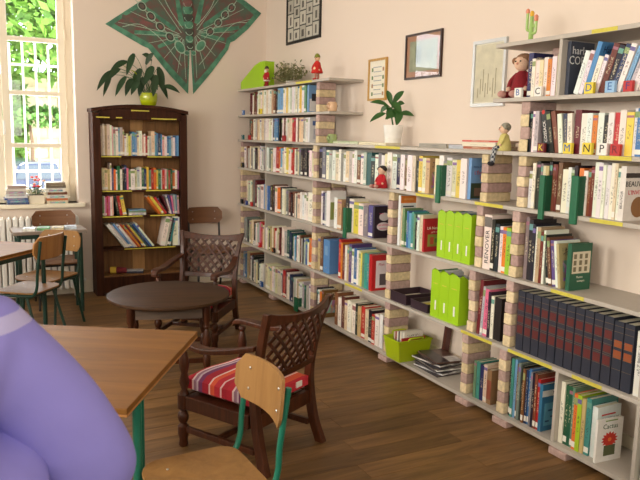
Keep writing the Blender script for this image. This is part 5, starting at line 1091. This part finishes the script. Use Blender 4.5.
def armchair(label, loc, rz, tagged=True):
    t = thing('armchair', label, 'armchair', (loc[0], loc[1], 0), rz); cw = 'chairwood'; hw, hd = .235, .245
    def b(name, mb, sm=False, bev=.004, mat=cw, **k): return mb.build(name, mat, t, sm, 0 if sm else bev, **k)
    turned = [(.020, .0005), (.026, .012), (.022, .04), (.026, .055), (.030, .07), (.030, .115), (.016, .13), (.026, .145), (.031, .17), (.025, .19), (.014, .203), (.024, .21), (.030, .215), (.030, .292)]
    arm_p = [(.028, .293), (.016, .32), (.028, .36), (.018, .41), (.026, .44), (.028, .47), (.020, .51), (.013, .53), (.022, .545), (.018, .56)]
    for s in (-1, 1):
        b('leg', MB().lathe(turned, 14, (s*hw, hd, 0)), True); b('arm_support', MB().lathe(arm_p, 12, (s*hw, hd-.01, 0)), True)
        post = curve_pts([(s*(hw+.012), -hd-.075, .0005), (s*hw, -hd-.03, .14), (s*hw, -hd, .32), (s*hw, -hd-.005, .46), (s*(hw+.01), -hd-.05, .68), (s*(hw+.035), -hd-.10, .83)], 5)
        mb = MB(); n = len(post)
        for i in range(n-1): pass
        vs, fs = [], []
        for i, p_ in enumerate(post):
            w_ = .021-.006*i/n; d_ = .026-.008*i/n
            vs += [(p_.x-w_, p_.y-d_, p_.z), (p_.x+w_, p_.y-d_, p_.z), (p_.x+w_, p_.y+d_, p_.z), (p_.x-w_, p_.y+d_, p_.z)]
        for i in range(n-1):
            for k in range(4): fs.append((i*4+k, i*4+(k+1) % 4, (i+1)*4+(k+1) % 4, (i+1)*4+k))
        fs += [(3, 2, 1, 0), tuple((n-1)*4+k for k in range(4))]; b('back_post', mb.add(vs, fs), False, .004)
        arm = curve_pts([(s*(hw+.002), -hd-.005, .635), (s*(hw+.03), -.10, .600), (s*(hw+.035), .06, .575), (s*(hw+.02), .20, .585), (s*(hw+.01), hd+.03, .582), (s*(hw+.006), hd+.055, .560)], 5)
        vs, fs = [], []; n = len(arm)
        for i, p_ in enumerate(arm):
            f = i/(n-1); w_ = .016+.016*math.sin(f*math.pi*.8+.3); d_ = .013
            vs += [(p_.x-w_, p_.y, p_.z-d_), (p_.x+w_, p_.y, p_.z-d_), (p_.x+w_, p_.y, p_.z+d_), (p_.x-w_, p_.y, p_.z+d_)]
        for i in range(n-1):
            for k in range(4): fs.append((i*4+k, i*4+(k+1) % 4, (i+1)*4+(k+1) % 4, (i+1)*4+k))
        fs += [(3, 2, 1, 0), tuple((n-1)*4+k for k in range(4))]; b('arm', MB().add(vs, fs), False, .005)
        b('seat_rail', MB().box(s*hw-.017, s*hw+.017, -hd+.03, hd-.032, .215, .290)); b('stretcher', MB().box(s*hw-.012, s*hw+.012, -hd+.0, hd-.032, .085, .118))
    b('seat_rail', MB().box(-hw+.032, hw-.032, hd-.018, hd+.018, .215, .290)); b('seat_rail', MB().box(-hw+.022, hw-.022, -hd-.015, -hd+.017, .215, .290))
    b('stretcher', MB().box(-hw+.014, hw-.014, -.012, .012, .088, .116)); b('seat_panel', MB().box(-hw+.018, hw-.018, -hd+.03, hd-.02, .262, .286))
    # crest rail, lower rail, lattice between them; the whole back is curved in plan
    def back(u, v):                                   # u across -1..1, v up 0..1
        z = .465+.335*v; y = -hd-.02-.075*v-.045*(1-u*u)*(.4+.6*v); return Vector((u*(hw-.012+.03*v), y, z))
    def rail(name, v0, v1, th, dip=0):
        vs, fs = [], []; n = 12
        for i in range(n+1):
            u = -1+2*i/n; lo, hi = back(u, v0), back(u, v1); hi.z += dip*(u*u); 
            vs += [(lo.x, lo.y-th, lo.z), (lo.x, lo.y+th, lo.z), (hi.x, hi.y+th, hi.z), (hi.x, hi.y-th, hi.z)]
        for i in range(n):
            for k in range(4): fs.append((i*4+k, i*4+(k+1) % 4, (i+1)*4+(k+1) % 4, (i+1)*4+k))
        fs += [(3, 2, 1, 0), tuple(n*4+k for k in range(4))]; b(name, MB().add(vs, fs), False, .003)
    rail('crest_rail', .885, .985, .013, .03); rail('lower_rail', -.04, .07, .012)
    for sgn in (-1, 1):
        for k in range(-3, 5):
            pts = []
            for q in range(9):
                v = .07+.815*q/8; u = sgn*((k-.5)*.30-.55+1.1*(v-.07)/.815)
                if -.96 <= u <= .96: pts.append(back(u, v)+Vector((0, .005*sgn, 0)))
            if len(pts) < 3: continue
            vs, fs = [], []; n = len(pts)
            for i, p_ in enumerate(pts):
                d = (pts[min(i+1, n-1)]-pts[max(i-1, 0)]).normalized(); sd_ = d.cross(Vector((0, 1, 0))).normalized()*.0095
                for a_, e_ in ((-1, -.0045), (1, -.0045), (1, .0045), (-1, .0045)): q_ = p_+sd_*a_+Vector((0, e_, 0)); vs.append(tuple(q_))
            for i in range(n-1):
                for kk in range(4): fs.append((i*4+kk, i*4+(kk+1) % 4, (i+1)*4+(kk+1) % 4, (i+1)*4+kk))
            fs += [(3, 2, 1, 0), tuple((n-1)*4+kk for kk in range(4))]; b('lattice_slat', MB().add(vs, fs), False, .0015)
    # cushion: pillow-edged slab
    n = 12; vs, fs = [], []
    cwid, cdep, zc = .43, .50, .347
    for side in (1, -1):
        for i in range(n+1):
            for j in range(n+1):
                u, v = -1+2*i/n, -1+2*j/n; e = (1-abs(u)**6)*(1-abs(v)**6)
                vs.append((u*cwid/2, v*cdep/2-.0, zc+side*(.026+.031*e**.5)+.006*math.sin(3*u)*math.cos(4*v)*(side > 0)))
    N1 = (n+1)**2; ix = lambda i, j, s: s*N1+i*(n+1)+j
    for i in range(n):
        for j in range(n): fs += [(ix(i, j, 0), ix(i+1, j, 0), ix(i+1, j+1, 0), ix(i, j+1, 0)), (ix(i, j, 1), ix(i, j+1, 1), ix(i+1, j+1, 1), ix(i+1, j, 1))]
    for i in range(n): fs += [(ix(i+1, 0, 0), ix(i, 0, 0), ix(i, 0, 1), ix(i+1, 0, 1)), (ix(i, n, 0), ix(i+1, n, 0), ix(i+1, n, 1), ix(i, n, 1)), (ix(0, i, 0), ix(0, i+1, 0), ix(0, i+1, 1), ix(0, i, 1)), (ix(n, i+1, 0), ix(n, i, 0), ix(n, i, 1), ix(n, i+1, 1))]
    c = MB().add(vs, fs).build('seat_cushion', 'cushion', None, True); c.location = (loc[0], loc[1], .0); c.rotation_euler.z = rz
    if tagged: MB().box(.10, .15, -cdep/2-.006, -cdep/2+.004, zc-.012, zc+.018).build('care_label', 'white', c)
    return t, c
t, c = armchair('dark lattice-backed armchair in the foreground seen from behind', (1.305, 3.34), math.radians(29)); tag(c, 'red striped cushion on the near armchair', 'cushion', 'striped chair cushions')
t, c = armchair('dark lattice-backed armchair behind the low round table', (1.65, 5.34), math.radians(180-38.5), False); tag(c, 'red striped cushion on the far armchair', 'cushion', 'striped chair cushions')

# ================================================================== PERSON AT THE LEFT EDGE
def skin(name, pts, edges, mat, parent, root=0, sub=2):
    me = bpy.data.meshes.new(name); me.from_pydata([p[:3] for p in pts], edges, []); o = bpy.data.objects.new(name, me); COL.objects.link(o)
    bpy.context.view_layer.objects.active = o
    sk = o.modifiers.new('skin', 'SKIN'); 
    if not me.skin_vertices: me.attributes.new
    for i, p in enumerate(pts):
        v = me.skin_vertices[0].data[i]; v.radius = (p[3], p[4] if len(p) > 4 else p[3]); v.use_root = (i == root)
    sk.use_smooth_shade = True; sb = o.modifiers.new('sub', 'SUBSURF'); sb.levels = sub; sb.render_levels = sub
    me.materials.append(M[mat]); o.parent = parent; return o
M['skin'] = plain('skin', (214, 168, 142), .55, .05, 30); M['palestrap'] = plain('pale_lilac_band', (206, 204, 220), .9, .05, 60); M['trousers'] = plain('grey_trousers', (70, 72, 84), .95, .1, 60); M['hair'] = plain('brown_hair', (78, 54, 38), .6, .2, 40)
def lavender():
    m, N, L, b = new_mat('lavender_knit'); b.inputs['Roughness'].default_value = .95; tc = N.new('ShaderNodeTexCoord'); sp = N.new('ShaderNodeSeparateXYZ'); L.new(tc.outputs['Object'], sp.inputs[0])
    nz = N.new('ShaderNodeTexNoise'); nz.inputs['Scale'].default_value = 9; L.new(tc.outputs['Object'], nz.inputs['Vector'])
    ad = N.new('ShaderNodeMath'); ad.operation = 'MULTIPLY_ADD'; ad.inputs[1].default_value = .02; L.new(nz.outputs['Fac'], ad.inputs[0]); L.new(sp.outputs[2], ad.inputs[2])
    mr = N.new('ShaderNodeMapRange'); mr.inputs[1].default_value = 1.0; mr.inputs[2].default_value = 1.5; L.new(ad.outputs[0], mr.inputs[0])
    cr = N.new('ShaderNodeValToRGB'); R_ = cr.color_ramp; R_.interpolation = 'CONSTANT'; R_.elements[0].color = rgb(130, 124, 196); R_.elements[1].position = .735; R_.elements[1].color = rgb(168, 163, 206); e = R_.elements.new(.785); e.color = rgb(130, 124, 196)
    L.new(mr.outputs[0], cr.inputs[0]); L.new(cr.outputs[0], b.inputs['Base Color']); bp = N.new('ShaderNodeBump'); bp.inputs['Strength'].default_value = .5; bp.inputs['Distance'].default_value = .02; L.new(nz.outputs['Fac'], bp.inputs['Height']); L.new(bp.outputs[0], b.inputs['Normal']); return m
M['lavender'] = lavender()
PX, PY = -.12, 1.19
pt = thing('person', 'person in a lavender top seen from behind at the left edge', 'person', (PX, PY, 0))
# all points relative to the feet
body = [(0, 0, .95, .13, .10), (0, .01, 1.13, .125, .09), (.01, 0, 1.30, .12, .085), (0, -.01, 1.43, .056), (0, .02, 1.51, .062, .07), (0, .02, 1.60, .075, .088), (0, .01, 1.69, .045, .05),
        (.155, 0, 1.315, .05), (.315, .02, 1.06, .038), (.305, .22, .97, .027), (.305, .29, .945, .03, .018), (-.155, 0, 1.33, .05), (-.24, .01, 1.05, .038), (-.22, .20, .93, .027), (-.22, .27, .90, .03, .018),
        (-.09, 0, .88, .085), (-.10, .02, .48, .06), (-.10, -.01, .09, .04), (-.10, .11, .035, .035), (.09, 0, .88, .085), (.10, .02, .48, .06), (.10, -.01, .09, .04), (.10, .11, .035, .035)]
skin('body', body, [(0, 1), (1, 2), (2, 3), (3, 4), (4, 5), (5, 6), (2, 7), (7, 8), (8, 9), (9, 10), (2, 11), (11, 12), (12, 13), (13, 14), (0, 15), (15, 16), (16, 17), (17, 18), (0, 19), (19, 20), (20, 21), (21, 22)], 'skin', pt)
topg = [(.02, 0, .92, .25, .16), (.03, .01, 1.12, .25, .155), (.02, 0, 1.28, .19, .14), (0, -.01, 1.40, .066), (.145, 0, 1.315, .098), (.225, .01, 1.21, .092), (.315, .02, 1.06, .082), (.305, .21, .975, .052), (-.15, 0, 1.33, .095), (-.24, .01, 1.05, .074), (-.22, .19, .935, .05)]
skin('sweater', topg, [(0, 1), (1, 2), (2, 3), (2, 4), (4, 5), (5, 6), (6, 7), (2, 8), (8, 9), (9, 10)], 'lavender', pt, 0, 3)
leg = [(0, 0, .93, .16, .125), (-.09, 0, .84, .10), (-.10, .02, .48, .078), (-.10, -.01, .10, .062), (.09, 0, .84, .10), (.10, .02, .48, .078), (.10, -.01, .10, .062)]
skin('trousers', leg, [(0, 1), (1, 2), (2, 3), (0, 4), (4, 5), (5, 6)], 'trousers', pt)
for sx in (-.10, .10): MB().ball((sx, .05, .045), .05, 12, (.9, 2.4, .85)).build('shoe', 'black', pt, True)
MB().lathe([(.045, 1.49), (.075, 1.53), (.088, 1.58), (.092, 1.63), (.085, 1.68), (.062, 1.715), (.03, 1.73), (.004, 1.734)], 20, (0, -.012, 0)).build('hair', 'hair', pt, True)
for q in (-1, 1):
    MB().ball((q*.032, .103, 1.60), .011, 10).build('eye', 'white', pt, True); MB().ball((q*.088, .02, 1.59), .022, 10, (.5, .9, 1.4)).build('ear', 'skin', pt, True)
MB().ball((0, .115, 1.575), .016, 10, (.8, 1.2, 1.3)).build('nose', 'skin', pt, True); MB().ball((0, .10, 1.535), .02, 10, (1.3, .5, .4)).build('mouth', 'skin', pt, True)
for hx, hy, hz, s_ in ((.305, .30, .945, -1), (-.22, .28, .90, 1)):      # five fingers on each hand
    for k in range(5):
        a = s_*(-.034+.017*k) if k else s_*-.03; ln = (.05, .075, .082, .076, .06)[k]; th = k == 0
        MB().tube(curve_pts([(hx+a, hy-(.04 if th else .01), hz), (hx+a*1.1+(s_*-.02 if th else 0), hy+ln*.6-(.03 if th else 0), hz-.012), (hx+a*1.1+(s_*-.025 if th else 0), hy+ln-(.03 if th else 0), hz-.035)], 3), [.009]*6+[.0075], 8).build('finger', 'skin', pt, True)

# ================================================================== finer parts go under the part they belong to
def base(o): return o.name.split('.')[0]
bpy.context.view_layer.update()
HOLD = {'rivet': 'backrest', 'eye': 'head', 'nose': 'head', 'beard': 'head', 'cap': 'head', 'hair_bunch': 'hair', 'soil': 'pot', 'rim': 'tub', 'headlight': 'body', 'windscreen': 'body', 'number_plate': 'body', 'painted_face': 'body', 'painted_eye': 'body',
        'print': 'mount', 'text_line': 'mount', 'drawing': 'mount', 'sketch_stroke': 'mount', 'meadow': 'mount', 'tree_group': 'mount', 'photo': 'mount', 'photo_subject': 'mount', 'care_label': 'seat_cushion', 'finger': 'body', 'ear': 'body', 'mouth': 'body', 'segment_band': 'body_segment', 'vein': 'left_wing_field', 'lid_print': 'flat_box'}
kids = {}
for o in list(COL.objects):
    if o.parent is not None: kids.setdefault(o.parent.name, []).append(o)
for pn, ch in kids.items():
    by = {}
    for o in ch: by.setdefault(base(o), []).append(o)
    for o in ch:
        b = base(o)
        if b == 'shelf_label':
            zc = sum(v.co.z for v in o.data.vertices)/len(o.data.vertices); yc = sum(v.co.y for v in o.data.vertices)/len(o.data.vertices)
            cands = by.get('board', [])+by.get('shelf', [])+by.get('top_rail', [])
            best = min(cands, key=lambda q: abs(sum(v.co.z for v in q.data.vertices)/len(q.data.vertices)-zc)) if cands else None
            if best is not None: o.parent = best
            continue
        tgt = by.get(HOLD.get(b))
        if not tgt and b in ('eye', 'nose'): tgt = by.get('body')
        if not tgt or tgt[0] is o: continue
        t0 = tgt[0]
        if len(tgt) > 1: t0 = min(tgt, key=lambda q: (sum((v.co for v in q.data.vertices), Vector())/len(q.data.vertices)-sum((v.co for v in o.data.vertices), Vector())/len(o.data.vertices)).length)
        if t0.parent is not None and t0.parent.parent is None and tuple(t0.location) == (0, 0, 0): o.parent = t0
